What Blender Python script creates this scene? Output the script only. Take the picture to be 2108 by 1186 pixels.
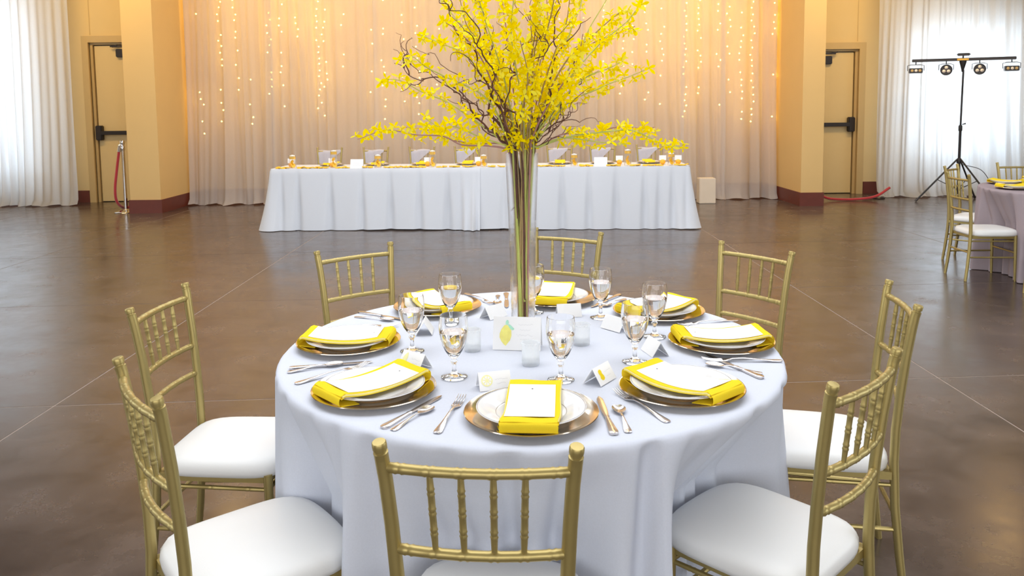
import bpy, bmesh, math, random
from mathutils import Vector, Matrix
PI = math.pi
R = math.radians
random.seed(7)
for o in list(bpy.data.objects):
    bpy.data.objects.remove(o, do_unlink=True)
scene = bpy.context.scene
COL = scene.collection

# ------------------------------------------------------------------ camera
F_PX, CY, PITCH, ROLL, EYE = 1635.5, 372.9, 0.09014, -0.01145, 1.5123
fw = Vector((0, math.cos(PITCH), -math.sin(PITCH)))
_rt = Vector((1, 0, 0)); _up = _rt.cross(fw)
rt = math.cos(ROLL) * _rt + math.sin(ROLL) * _up
up = -math.sin(ROLL) * _rt + math.cos(ROLL) * _up
cd = bpy.data.cameras.new('camera')
cd.sensor_width = 36; cd.lens = F_PX * 36 / 2108
cd.shift_y = -(593 - CY) / 2108
cd.clip_start = 0.05; cd.clip_end = 200
cam = bpy.data.objects.new('camera', cd); COL.objects.link(cam)
M4 = Matrix((rt, up, -fw)).transposed().to_4x4(); M4.translation = Vector((0, 0, EYE))
cam.matrix_world = M4
scene.camera = cam

# ------------------------------------------------------------------ world, light, exposure
w = bpy.data.worlds.new('sky'); scene.world = w; w.use_nodes = True
bg = w.node_tree.nodes['Background']
bg.inputs[0].default_value = (0.80, 0.90, 1.0, 1); bg.inputs[1].default_value = 1.5
scene.view_settings.view_transform = 'Standard'
scene.view_settings.look = 'None'
scene.view_settings.gamma = 1
scene.view_settings.use_curve_mapping = False
scene.view_settings.exposure = 0.14

def area(name, loc, target, sx, sy, power, color):
    l = bpy.data.lights.new(name, 'AREA'); l.shape = 'RECTANGLE'; l.size = sx; l.size_y = sy
    l.energy = power; l.color = color
    o = bpy.data.objects.new(name, l); COL.objects.link(o); o.location = loc
    d = Vector(target) - Vector(loc)
    o.rotation_euler = d.to_track_quat('-Z', 'Y').to_euler()
    return o
DAY = (0.80, 0.90, 1.0); DAYW = (0.72, 0.87, 1.0); WARM = (1.0, 0.69, 0.29); WARMW = (1.0, 0.86, 0.66)
# daylight coming through the two sheer-covered windows of the far wall
area('window_daylight_left', (-9.1, 13.9, 2.02), (-9.1, 0, 2.02), 2.3, 3.2, 50, DAYW)
area('window_daylight_right', (7.53, 13.9, 1.72), (7.53, 0, 1.72), 1.8, 2.2, 44, DAYW)
# added daylight-coloured fill lamps, behind the camera and inside both solid side walls
area('fill_light_rear', (0.0, -5.3, 2.4), (0.0, 3.0, 0.8), 11.0, 3.2, 370, (0.90, 0.94, 1.0))
area('fill_light_side', (-10.3, 3.0, 2.4), (0, 3.5, 0.9), 7.0, 3.0, 330, DAY)
area('fill_light_side', (10.3, 3.0, 2.4), (0, 3.5, 0.9), 7.0, 3.0, 330, DAY)
# added overhead fill lamps just under the closed ceiling
area('fill_light_overhead', (0.0, 3.4, 4.9), (0.0, 3.4, 0), 7.0, 5.0, 330, (0.93, 0.96, 1.0))
area('fill_light_overhead', (0.0, 8.2, 4.9), (0.0, 8.6, 0), 8.0, 2.5, 230, (0.92, 0.95, 1.0))
# warm wash over the backdrop (area lights added above it), plus one added behind it to boost the strings
area('backdrop_wash', (-0.5, 11.3, 4.7), (-0.5, 12.95, 2.3), 8.5, 0.4, 85, WARM)
area('backdrop_glow', (-0.5, 13.45, 4.3), (-0.5, 13.0, 1.6), 8.8, 0.5, 55, WARM)
area('wall_wash_left', (-6.6, 10.6, 4.6), (-6.4, 13.6, 1.8), 2.2, 0.5, 75, WARM)
area('wall_wash_right', (5.4, 10.6, 4.6), (5.2, 13.6, 1.8), 2.2, 0.5, 75, WARM)

# ------------------------------------------------------------------ helpers
def wp(u, v, z=0.0):
    """photo direction met with the horizontal plane at height z"""
    d = fw + rt * ((u - 1054) / F_PX) - up * ((v - CY) / F_PX)
    return Vector((0, 0, EYE)) + d * ((z - EYE) / d.z)
def wy(u, v, Y):
    d = fw + rt * ((u - 1054) / F_PX) - up * ((v - CY) / F_PX)
    return Vector((0, 0, EYE)) + d * (Y / d.y)

def tag(o, label=None, cat=None, group=None, kind=None):
    if label: o['label'] = label
    if cat: o['category'] = cat
    if group: o['group'] = group
    if kind: o['kind'] = kind
    return o
def empty(name, loc=(0, 0, 0), rz=0.0, parent=None):
    o = bpy.data.objects.new(name, None); COL.objects.link(o)
    o.location = loc; o.rotation_euler = (0, 0, rz); o.empty_display_size = 0.05
    o.parent = parent
    return o
def thing(name, label, cat, loc=(0, 0, 0), rz=0.0, group=None):
    return tag(empty(name, loc, rz), label, cat, group)
def link(name, me, parent=None, loc=(0, 0, 0), rz=0.0):
    o = bpy.data.objects.new(name, me); COL.objects.link(o)
    o.parent = parent; o.location = loc; o.rotation_euler = (0, 0, rz)
    return o
def dup(root, loc=None, rz=None, label=None, group=None):
    r = root.copy(); COL.objects.link(r)
    if loc is not None: r.location = loc
    if rz is not None: r.rotation_euler = (0, 0, rz)
    if label: r['label'] = label
    if group: r['group'] = group
    for ch in root.children:
        c = ch.copy(); COL.objects.link(c); c.parent = r
        for g in ch.children:
            d = g.copy(); COL.objects.link(d); d.parent = c
    return r

def ordn(i):
    i += 1; T = ['', '', 'twenty', 'thirty', 'forty', 'fifty', 'sixty', 'seventy', 'eighty', 'ninety']; o = ['', 'first', 'second', 'third', 'fourth', 'fifth', 'sixth', 'seventh', 'eighth', 'ninth', 'tenth', 'eleventh', 'twelfth', 'thirteenth', 'fourteenth', 'fifteenth', 'sixteenth', 'seventeenth', 'eighteenth', 'nineteenth']
    return o[i] if i < 20 else (T[i // 10] + '-' + o[i % 10] if i % 10 else T[i // 10][:-1] + 'ieth')
class MB:
    def __init__(s): s.v = []; s.f = []; s.m = []
    def add(s, vs, fs, mi=0):
        n = len(s.v); s.v += [tuple(p) for p in vs]; s.f += [tuple(i + n for i in f) for f in fs]; s.m += [mi] * len(fs)
        return s
    def box(s, x0, x1, y0, y1, z0, z1, mi=0):
        vs = [(x, y, z) for z in (z0, z1) for y in (y0, y1) for x in (x0, x1)]
        return s.add(vs, [(0, 2, 3, 1), (4, 5, 7, 6), (0, 1, 5, 4), (2, 6, 7, 3), (0, 4, 6, 2), (1, 3, 7, 5)], mi)
    def obox(s, c, ax, ay, az, mi=0):
        c, ax, ay, az = map(Vector, (c, ax, ay, az))
        vs = [c + ax * i + ay * j + az * k for k in (-1, 1) for j in (-1, 1) for i in (-1, 1)]
        return s.add(vs, [(0, 2, 3, 1), (4, 5, 7, 6), (0, 1, 5, 4), (2, 6, 7, 3), (0, 4, 6, 2), (1, 3, 7, 5)], mi)
    def lathe(s, prof, n=24, c=(0, 0, 0), closed=False, mi=0, cap=True):
        vs = []
        for r, z in prof:
            for k in range(n):
                a = 2 * PI * k / n; vs.append((c[0] + r * math.cos(a), c[1] + r * math.sin(a), c[2] + z))
        m = len(prof); fs = []
        for i in range(m if closed else m - 1):
            j = (i + 1) % m
            for k in range(n):
                l = (k + 1) % n; fs.append((i * n + k, i * n + l, j * n + l, j * n + k))
        if cap and not closed:
            if prof[0][0] > 1e-4: fs.append(tuple(range(n))[::-1])
            if prof[-1][0] > 1e-4: fs.append(tuple((m - 1) * n + k for k in range(n)))
        return s.add(vs, fs, mi)
    def tube(s, pts, rad, n=8, mi=0, cap=True):
        pts = [Vector(p) for p in pts]; m = len(pts)
        if not hasattr(rad, '__len__'): rad = [rad] * m
        vs = []; prev = None
        for i, p in enumerate(pts):
            t = (pts[min(i + 1, m - 1)] - pts[max(i - 1, 0)])
            if t.length < 1e-9: t = Vector((0, 0, 1))
            t.normalize()
            if prev is None:
                a = t.cross(Vector((0, 1, 0)))
                if a.length < 0.2: a = t.cross(Vector((1, 0, 0)))
            else:
                a = prev - t * prev.dot(t)
            a.normalize(); prev = a; b = t.cross(a)
            for k in range(n):
                an = 2 * PI * k / n; vs.append(p + (a * math.cos(an) + b * math.sin(an)) * rad[i])
        fs = []
        for i in range(m - 1):
            for k in range(n):
                l = (k + 1) % n; fs.append((i * n + k, i * n + l, (i + 1) * n + l, (i + 1) * n + k))
        if cap: fs += [tuple(range(n))[::-1], tuple((m - 1) * n + k for k in range(n))]
        return s.add(vs, fs, mi)
    def grid(s, fn, nu, nv, mi=0):
        vs = [fn(i / nu, j / nv) for j in range(nv + 1) for i in range(nu + 1)]
        fs = [(j * (nu + 1) + i, j * (nu + 1) + i + 1, (j + 1) * (nu + 1) + i + 1, (j + 1) * (nu + 1) + i) for j in range(nv) for i in range(nu)]
        return s.add(vs, fs, mi)
    def slab(s, fn, nu, nv, th, mi=0):
        """a sheet with thickness th straight down"""
        n0 = len(s.v)
        top = [Vector(fn(i / nu, j / nv)) for j in range(nv + 1) for i in range(nu + 1)]
        bot = [p - Vector((0, 0, th)) for p in top]
        W = nu + 1; N = len(top); fs = []
        for j in range(nv):
            for i in range(nu):
                a, b, c, d = j * W + i, j * W + i + 1, (j + 1) * W + i + 1, (j + 1) * W + i
                fs.append((a, b, c, d)); fs.append((N + d, N + c, N + b, N + a))
        for i in range(nu):
            fs.append((i + 1, i, N + i, N + i + 1)); a = nv * W + i; fs.append((a, a + 1, N + a + 1, N + a))
        for j in range(nv):
            a = j * W; b = a + W; fs.append((a, b, N + b, N + a)); a += nu; b += nu; fs.append((b, a, N + a, N + b))
        return s.add(top + bot, fs, mi)
    def mesh(s, name, mats, smooth=True, angle=40):
        me = bpy.data.meshes.new(name); me.from_pydata(s.v, [], s.f)
        if not isinstance(mats, (list, tuple)): mats = [mats]
        for m in mats: me.materials.append(m)
        if len(mats) > 1: me.polygons.foreach_set('material_index', s.m)
        if smooth:
            me.polygons.foreach_set('use_smooth', [True] * len(me.polygons))
            me.set_sharp_from_angle(angle=R(angle))
        me.update()
        return me
    def build(s, name, mats, parent=None, loc=(0, 0, 0), rz=0.0, smooth=True, angle=40):
        return link(name, s.mesh(name, mats, smooth, angle), parent, loc, rz)

def bevelbox(name, x0, x1, y0, y1, z0, z1, bev, mat, parent=None, loc=(0, 0, 0), seg=2, rz=0.0):
    bm = bmesh.new(); bmesh.ops.create_cube(bm, size=1)
    for v in bm.verts:
        v.co = Vector(((x0 + x1) / 2 + v.co.x * (x1 - x0), (y0 + y1) / 2 + v.co.y * (y1 - y0), (z0 + z1) / 2 + v.co.z * (z1 - z0)))
    bmesh.ops.bevel(bm, geom=bm.edges[:], offset=bev, segments=seg, affect='EDGES')
    me = bpy.data.meshes.new(name); bm.to_mesh(me); bm.free(); me.materials.append(mat)
    me.polygons.foreach_set('use_smooth', [True] * len(me.polygons)); me.set_sharp_from_angle(angle=R(50))
    return link(name, me, parent, loc, rz)

# ------------------------------------------------------------------ materials
def mat(name, col, rough=0.5, metal=0.0, spec=0.5, noise=0.0, nscale=8.0, bump=0.0, bscale=60.0, coat=0.0, trans=0.0, ior=1.45, sheen=0.0, sss=0.0, rnoise=0.0, stretch=(1, 1, 1)):
    m = bpy.data.materials.new(name); m.use_nodes = True
    nt = m.node_tree; b = nt.nodes['Principled BSDF']
    b.inputs['Base Color'].default_value = (*col, 1); b.inputs['Roughness'].default_value = rough
    b.inputs['Metallic'].default_value = metal; b.inputs['Specular IOR Level'].default_value = spec
    b.inputs['Coat Weight'].default_value = coat; b.inputs['Transmission Weight'].default_value = trans
    b.inputs['IOR'].default_value = ior; b.inputs['Sheen Weight'].default_value = sheen
    tc = nt.nodes.new('ShaderNodeTexCoord'); mp = nt.nodes.new('ShaderNodeMapping')
    mp.inputs['Scale'].default_value = stretch
    nt.links.new(tc.outputs['Object'], mp.inputs['Vector'])
    n = nt.nodes.new('ShaderNodeTexNoise'); n.inputs['Scale'].default_value = nscale; n.inputs['Detail'].default_value = 5
    nt.links.new(mp.outputs['Vector'], n.inputs['Vector'])
    if noise > 0:
        mx = nt.nodes.new('ShaderNodeMix'); mx.data_type = 'RGBA'
        mx.inputs[6].default_value = (*[c * (1 - noise) for c in col], 1); mx.inputs[7].default_value = (*[min(1, c * (1 + noise)) for c in col], 1)
        nt.links.new(n.outputs['Fac'], mx.inputs[0]); nt.links.new(mx.outputs[2], b.inputs['Base Color'])
    if rnoise > 0:
        mr = nt.nodes.new('ShaderNodeMapRange'); mr.inputs[3].default_value = rough - rnoise; mr.inputs[4].default_value = rough + rnoise
        nt.links.new(n.outputs['Fac'], mr.inputs[0]); nt.links.new(mr.outputs[0], b.inputs['Roughness'])
    if bump > 0:
        n2 = nt.nodes.new('ShaderNodeTexNoise'); n2.inputs['Scale'].default_value = bscale; n2.inputs['Detail'].default_value = 3
        nt.links.new(mp.outputs['Vector'], n2.inputs['Vector'])
        bp = nt.nodes.new('ShaderNodeBump'); bp.inputs['Strength'].default_value = bump; bp.inputs['Distance'].default_value = 0.002
        nt.links.new(n2.outputs['Fac'], bp.inputs['Height']); nt.links.new(bp.outputs['Normal'], b.inputs['Normal'])
    return m
def emit(name, col, strength):
    m = bpy.data.materials.new(name); m.use_nodes = True; nt = m.node_tree; nt.nodes.clear()
    e = nt.nodes.new('ShaderNodeEmission'); e.inputs[0].default_value = (*col, 1); e.inputs[1].default_value = strength
    o = nt.nodes.new('ShaderNodeOutputMaterial'); nt.links.new(e.outputs[0], o.inputs[0]); return m
def cloth(name, col, transl=0.3, transp=0.0, nscale=220.0, amt=0.04):
    m = bpy.data.materials.new(name); m.use_nodes = True; nt = m.node_tree; nt.nodes.clear(); N = nt.nodes.new; L = nt.links.new
    tc = N('ShaderNodeTexCoord'); no = N('ShaderNodeTexNoise'); no.inputs['Scale'].default_value = nscale; L(tc.outputs['Object'], no.inputs['Vector'])
    mx = N('ShaderNodeMix'); mx.data_type = 'RGBA'; mx.inputs[6].default_value = (*[c * (1 - amt) for c in col], 1); mx.inputs[7].default_value = (*[min(1, c * (1 + amt)) for c in col], 1)
    L(no.outputs['Fac'], mx.inputs[0])
    d = N('ShaderNodeBsdfDiffuse'); t = N('ShaderNodeBsdfTranslucent'); L(mx.outputs[2], d.inputs[0]); L(mx.outputs[2], t.inputs[0])
    a = N('ShaderNodeMixShader'); a.inputs[0].default_value = transl; L(d.outputs[0], a.inputs[1]); L(t.outputs[0], a.inputs[2])
    out = N('ShaderNodeOutputMaterial')
    if transp > 0:
        tr = N('ShaderNodeBsdfTransparent'); c = N('ShaderNodeMixShader'); c.inputs[0].default_value = transp
        L(a.outputs[0], c.inputs[1]); L(tr.outputs[0], c.inputs[2]); L(c.outputs[0], out.inputs[0])
    else: L(a.outputs[0], out.inputs[0])
    return m
def glass(name, col=(1, 1, 1), ior=1.45, rough=0.0, clear=0.0):
    m = bpy.data.materials.new(name); m.use_nodes = True; nt = m.node_tree; nt.nodes.clear(); N = nt.nodes.new
    g = N('ShaderNodeBsdfGlass'); g.inputs['Color'].default_value = (*col, 1); g.inputs['IOR'].default_value = ior; g.inputs['Roughness'].default_value = rough
    o = N('ShaderNodeOutputMaterial')
    if clear > 0:
        t = N('ShaderNodeBsdfTransparent'); x = N('ShaderNodeMixShader'); x.inputs[0].default_value = clear
        nt.links.new(g.outputs[0], x.inputs[1]); nt.links.new(t.outputs[0], x.inputs[2]); nt.links.new(x.outputs[0], o.inputs[0])
    else: nt.links.new(g.outputs[0], o.inputs[0])
    return m

M = {}
M['gold'] = mat('gold_paint', (0.42, 0.33, 0.125), 0.40, 0.66, noise=0.06, nscale=30, bump=0.05)
M['vinyl'] = mat('white_vinyl', (0.77, 0.77, 0.755), 0.42, bump=0.08, bscale=300)
M['cloth'] = cloth('pale_linen', (0.70, 0.735, 0.83), 0.12, 0)
M['cloth_white'] = cloth('white_linen', (0.72, 0.745, 0.79), 0.12, 0)
M['cloth_mauve'] = cloth('mauve_linen', (0.40, 0.335, 0.36), 0.12, 0)
M['sheer'] = cloth('sheer_voile', (0.72, 0.675, 0.66), 0.42, 0.24, 60, 0.03)
M['sheer_day'] = cloth('sheer_voile_window', (0.76, 0.765, 0.78), 0.58, 0.02, 60, 0.03)
M['napkin'] = cloth('yellow_napkin', (1.0, 0.75, 0.04), 0.2, 0, 400, 0.05)
M['napkin_highlight'] = cloth('yellow_napkin_highlight', (0.98, 0.88, 0.35), 0.3, 0, 400, 0.05)  # highlight along the fold edges, put into a paler yellow
M['paper'] = mat('white_card', (0.88, 0.88, 0.88), 0.6, noise=0.01)
M['ink'] = mat('grey_ink', (0.58, 0.58, 0.60), 0.7)
M['inkdark'] = mat('dark_ink', (0.12, 0.10, 0.10), 0.7)
M['lemon_ink'] = mat('lemon_watercolour', (0.93, 0.78, 0.22), 0.7, noise=0.25, nscale=45)
M['lime_ink'] = mat('pale_lemon_watercolour', (0.90, 0.86, 0.42), 0.7, noise=0.12, nscale=60)
M['leaf_ink'] = mat('leaf_watercolour', (0.42, 0.76, 0.58), 0.7, noise=0.2, nscale=45)
M['china'] = mat('white_china', (0.80, 0.80, 0.81), 0.12, spec=0.6, coat=0.4)
M['silverline'] = mat('silver_line', (0.45, 0.45, 0.48), 0.3, 0.8)
M['charger'] = mat('gold_charger', (0.82, 0.71, 0.56), 0.12, 1.0, noise=0.05, nscale=20, rnoise=0.04)
M['steel'] = mat('polished_steel', (0.60, 0.57, 0.56), 0.18, 1.0, noise=0.03)
M['chrome'] = mat('chrome', (0.75, 0.75, 0.76), 0.12, 1.0)
M['glass'] = glass('clear_glass', (1, 1, 1), 1.45)
M['vaseglass'] = glass('vase_glass', (1, 1, 1), 1.10, 0, 0.55)
M['pane'] = glass('window_glass', (1, 1, 1), 1.1, 0, 0.7)
M['water'] = glass('water', (1, 1, 1), 1.33)
M['ice'] = cloth('frosted_votive_glass', (0.90, 0.92, 0.94), 0.5, 0.38, 60, 0.06)
M['wax'] = mat('white_wax', (0.88, 0.88, 0.86), 0.5)
M['petal'] = cloth('forsythia_yellow', (1.0, 0.77, 0.0), 0.25, 0, 90, 0.06)
M['petal2'] = cloth('forsythia_light', (1.0, 0.86, 0.06), 0.25, 0, 90, 0.06)
M['throat'] = mat('forsythia_throat', (0.75, 0.62, 0.02), 0.6)
M['willow'] = mat('curly_willow_bark', (0.10, 0.035, 0.022), 0.55, noise=0.35, nscale=40, bump=0.3, bscale=90)
M['stem'] = mat('brown_green_stem', (0.36, 0.25, 0.10), 0.55, noise=0.35, nscale=12, bump=0.2, bscale=90)
M['stempink'] = mat('pinkish_stem', (0.38, 0.19, 0.17), 0.5, noise=0.3, nscale=12)
M['cream'] = mat('cream_box', (0.66, 0.58, 0.48), 0.6, noise=0.05)
M['stemgreen'] = mat('green_stem', (0.46, 0.50, 0.12), 0.5, noise=0.3, nscale=12)
M['wall'] = mat('tan_wall_paint', (0.66, 0.465, 0.205), 0.75, noise=0.03, nscale=3, bump=0.15, bscale=90)
M['wallpale'] = mat('cream_wall_paint', (0.70, 0.53, 0.26), 0.75, noise=0.03, nscale=3, bump=0.15, bscale=90)
M['ceiling'] = mat('ceiling_paint', (0.42, 0.38, 0.34), 0.8, noise=0.05)
M['base'] = mat('russet_baseboard', (0.13, 0.030, 0.020), 0.4, noise=0.15, nscale=12)
M['door'] = mat('cream_door_paint', (0.68, 0.52, 0.255), 0.5, noise=0.02)
M['frame'] = mat('tan_door_frame', (0.55, 0.40, 0.185), 0.5, noise=0.04)
M['dark'] = mat('dark_bronze', (0.025, 0.018, 0.015), 0.4, 0.3, noise=0.1)
M['black'] = mat('black_metal', (0.02, 0.02, 0.024), 0.4, 0.2, noise=0.1)
M['blackplastic'] = mat('black_plastic', (0.03, 0.025, 0.025), 0.35, noise=0.1)
M['lens'] = mat('pale_lens', (0.85, 0.78, 0.72), 0.15, 0.1, coat=0.5)
M['rope'] = mat('red_velvet_rope', (0.42, 0.02, 0.03), 0.7, sheen=0.6, noise=0.15, bump=0.4, bscale=120)
M['orange'] = mat('citrus_peel', (0.95, 0.42, 0.02), 0.45, noise=0.08, bump=0.3, bscale=200)
M['slice'] = mat('citrus_slice', (0.95, 0.52, 0.03), 0.5, noise=0.15, nscale=30)
M['candle_y'] = mat('golden_candle', (0.80, 0.48, 0.08), 0.5, noise=0.05)
M['shawl'] = cloth('lavender_grey_shawl', (0.60, 0.58, 0.64), 0.2, 0, 100, 0.08)
M['bulb'] = emit('fairy_bulb_glow', (1.0, 0.60, 0.09), 34.0)
M['lampglow'] = emit('ceiling_lamp_glow', (1.0, 0.62, 0.25), 34.0)
M['wood'] = mat('plywood', (0.45, 0.32, 0.2), 0.6, noise=0.1)
M['joint'] = mat('pale_joint_filler', (0.34, 0.275, 0.235), 0.6, noise=0.3, nscale=20)

def floor_material():
    m = bpy.data.materials.new('polished_concrete'); m.use_nodes = True; nt = m.node_tree; N = nt.nodes.new; L = nt.links.new
    b = nt.nodes['Principled BSDF']; ge = N('ShaderNodeNewGeometry')
    n1 = N('ShaderNodeTexNoise'); n1.inputs['Scale'].default_value = 0.55; n1.inputs['Detail'].default_value = 6; n1.inputs['Roughness'].default_value = 0.6
    n2 = N('ShaderNodeTexNoise'); n2.inputs['Scale'].default_value = 3.2; n2.inputs['Detail'].default_value = 8; n2.inputs['Roughness'].default_value = 0.65; n2.inputs['Distortion'].default_value = 0.1
    for n in (n1, n2): L(ge.outputs['Position'], n.inputs['Vector'])
    r1 = N('ShaderNodeValToRGB'); e = r1.color_ramp.elements
    e[0].position = 0.30; e[0].color = (0.054, 0.038, 0.032, 1); e[1].position = 0.72; e[1].color = (0.112, 0.082, 0.067, 1)
    L(n1.outputs['Fac'], r1.inputs[0])
    r2 = N('ShaderNodeValToRGB'); e = r2.color_ramp.elements
    e[0].position = 0.28; e[0].color = (0.55, 0.55, 0.58, 1); e[1].position = 0.66; e[1].color = (1.15, 1.12, 1.1, 1)
    L(n2.outputs['Fac'], r2.inputs[0])
    mx = N('ShaderNodeMix'); mx.data_type = 'RGBA'; mx.blend_type = 'MULTIPLY'; mx.inputs[0].default_value = 1
    L(r1.outputs[0], mx.inputs[6]); L(r2.outputs[0], mx.inputs[7])
    # pale worn patches
    n3 = N('ShaderNodeTexNoise'); n3.inputs['Scale'].default_value = 1.7; n3.inputs['Detail'].default_value = 7; n3.inputs['Roughness'].default_value = 0.7
    mp = N('ShaderNodeMapping'); mp.inputs['Location'].default_value = (3.1, 7.7, 0); mp.inputs['Scale'].default_value = (1, 2.2, 1)
    L(ge.outputs['Position'], mp.inputs['Vector']); L(mp.outputs[0], n3.inputs['Vector'])
    r3 = N('ShaderNodeValToRGB'); e = r3.color_ramp.elements; e[0].position = 0.58; e[0].color = (0, 0, 0, 1); e[1].position = 0.85; e[1].color = (0.22, 0.22, 0.22, 1)
    L(n3.outputs['Fac'], r3.inputs[0])
    m2 = N('ShaderNodeMix'); m2.data_type = 'RGBA'; L(r3.outputs[0], m2.inputs[0]); L(mx.outputs[2], m2.inputs[6]); m2.inputs[7].default_value = (0.26, 0.22, 0.20, 1)
    L(m2.outputs[2], b.inputs['Base Color'])
    mr = N('ShaderNodeMapRange'); mr.inputs[1].default_value = 0.3; mr.inputs[2].default_value = 0.7; mr.inputs[3].default_value = 0.17; mr.inputs[4].default_value = 0.30
    L(n2.outputs['Fac'], mr.inputs[0]); L(mr.outputs[0], b.inputs['Roughness'])
    b.inputs['Specular IOR Level'].default_value = 0.75
    bp = N('ShaderNodeBump'); bp.inputs['Strength'].default_value = 0.04; bp.inputs['Distance'].default_value = 0.004
    L(n2.outputs['Fac'], bp.inputs['Height']); L(bp.outputs[0], b.inputs['Normal'])
    return m
M['floor'] = floor_material()
# ================================================================== STRUCTURE
def struct(o, kind='structure'): o['kind'] = kind; return o
YW = 13.6; H = 5.0; XL, XR, YF = -10.4, 10.4, -5.6

# floor: pale joint bed with concrete slabs standing a few millimetres proud of it
fb = MB().box(XL - .2, XR + .2, YF - .2, YW + .4, -0.25, -0.0015)
floor = struct(fb.build('floor', M['joint'], smooth=False))
xs = [XL, -7.45, -5.05, -2.40, -0.02, 2.355, 4.72, 7.1, XR]
cs = [-7, -4.7, -2.5, -0.25, 1.95, 4.16, 6.40, 8.60, 10.8, 13.05, 15]
G = 0.0045; SL = 0.058
for i in range(len(xs) - 1):
    for j in range(len(cs) - 1):
        x0, x1 = xs[i] + G, xs[i + 1] - G
        def yy(c, x): return max(YF - .1, min(YW + .35, c + SL * x))
        q = [(x0, yy(cs[j] + G, x0)), (x1, yy(cs[j] + G, x1)), (x1, yy(cs[j + 1] - G, x1)), (x0, yy(cs[j + 1] - G, x0))]
        if q[3][1] - q[0][1] < .02: continue
        mb = MB().add([(a, b, -0.0016) for a, b in q] + [(a, b, 0.0) for a, b in q], [(0, 3, 2, 1), (4, 5, 6, 7), (0, 1, 5, 4), (1, 2, 6, 5), (2, 3, 7, 6), (3, 0, 4, 7)])
        mb.build('slab', M['floor'], floor, smooth=False)

def wall_xz(mb, x0, x1, y0, y1, z0, z1, holes):
    """wall slab between y0 and y1 with rectangular holes (hx0,hx1,hz0,hz1)"""
    X = sorted(set([x0, x1] + [h[0] for h in holes] + [h[1] for h in holes])); Z = sorted(set([z0, z1] + [h[2] for h in holes] + [h[3] for h in holes]))
    for a, b in zip(X, X[1:]):
        for c, d in zip(Z, Z[1:]):
            if any(h[0] <= (a + b) / 2 <= h[1] and h[2] <= (c + d) / 2 <= h[3] for h in holes): continue
            mb.box(a, b, y0, y1, c, d)
DL = wp(203, 415); DR = wp(1757.7, 399)
dzl = wy(186, 88, YW).z; dzr = wy(1767, 101, YW).z
LX0 = -7.13 + 0.0; LX1 = LX0 + 0.98          # left door opening
RX1 = 5.90; RX0 = RX1 - 0.98                  # right door opening
WINL = (-10.2, -7.95, 0.45, 3.6); WINR = (6.65, 8.45, 0.55, 2.85)
mb = MB(); wall_xz(mb, XL, XR, YW, YW + .2, 0, H, [(LX0, LX1, 0, dzl), (RX0, RX1, 0, dzr), WINL, WINR])
struct(mb.build('wall_back', M['wallpale'], smooth=False))
struct(MB().box(XL - .2, XL, YF, YW + .2, 0, H).build('wall_left', M['wallpale'], smooth=False))
struct(MB().box(XR, XR + .2, YF, YW + .2, 0, H).build('wall_right', M['wallpale'], smooth=False))
struct(MB().box(XL, XR, YF - .2, YF, 0, H).build('wall_front', M['wallpale'], smooth=False))
struct(MB().box(XL - .2, XR + .2, YF - .2, YW + .2, H, H + .1).build('ceiling', M['ceiling'], smooth=False))
# wing walls (pilasters) either side of the backdrop
PL = dict(x0=-5.80, x1=-5.335, y0=12.0); PR = dict(x0=4.372, x1=4.70, y0=11.97)
tl = struct(MB().box(PL['x0'], PL['x1'], PL['y0'], YW, 0, H).build('wall_pilaster_left', M['wall'], smooth=False))
tr_ = struct(MB().box(PR['x0'], PR['x1'], PR['y0'], YW, 0, H).build('wall_pilaster_right', M['wall'], smooth=False))
BH = 0.205
def baseb(name, P):
    e = .018; mb = MB()
    mb.box(P['x0'] - e, P['x1'] + e, P['y0'] - e, P['y0'], 0, BH); mb.box(P['x0'] - e, P['x0'], P['y0'], YW, 0, BH); mb.box(P['x1'], P['x1'] + e, P['y0'], YW, 0, BH)
    struct(mb.build(name, M['base'], smooth=False))
baseb('baseboard_pilaster_left', PL); baseb('baseboard_pilaster_right', PR)
mb = MB()
for a, b in ((XL, LX0 - .13), (LX1 + .13, PL['x0'] - .02), (PL['x1'] + .02, PR['x0'] - .02), (PR['x1'] + .02, RX0 - .13), (RX1 + .13, XR)):
    if b > a: mb.box(a, b, YW - .018, YW, 0, BH)
struct(mb.build('baseboard_back', M['base'], smooth=False))
# control joints in the plaster above each door
struct(MB().box(LX0 + .02, LX0 + .032, YW - .004, YW, dzl + .13, H).build('trim_1', M['frame'], smooth=False))
struct(MB().box(RX1 - .03, RX1 - .018, YW - .004, YW, dzr + .13, H).build('trim_2', M['frame'], smooth=False))

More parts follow.
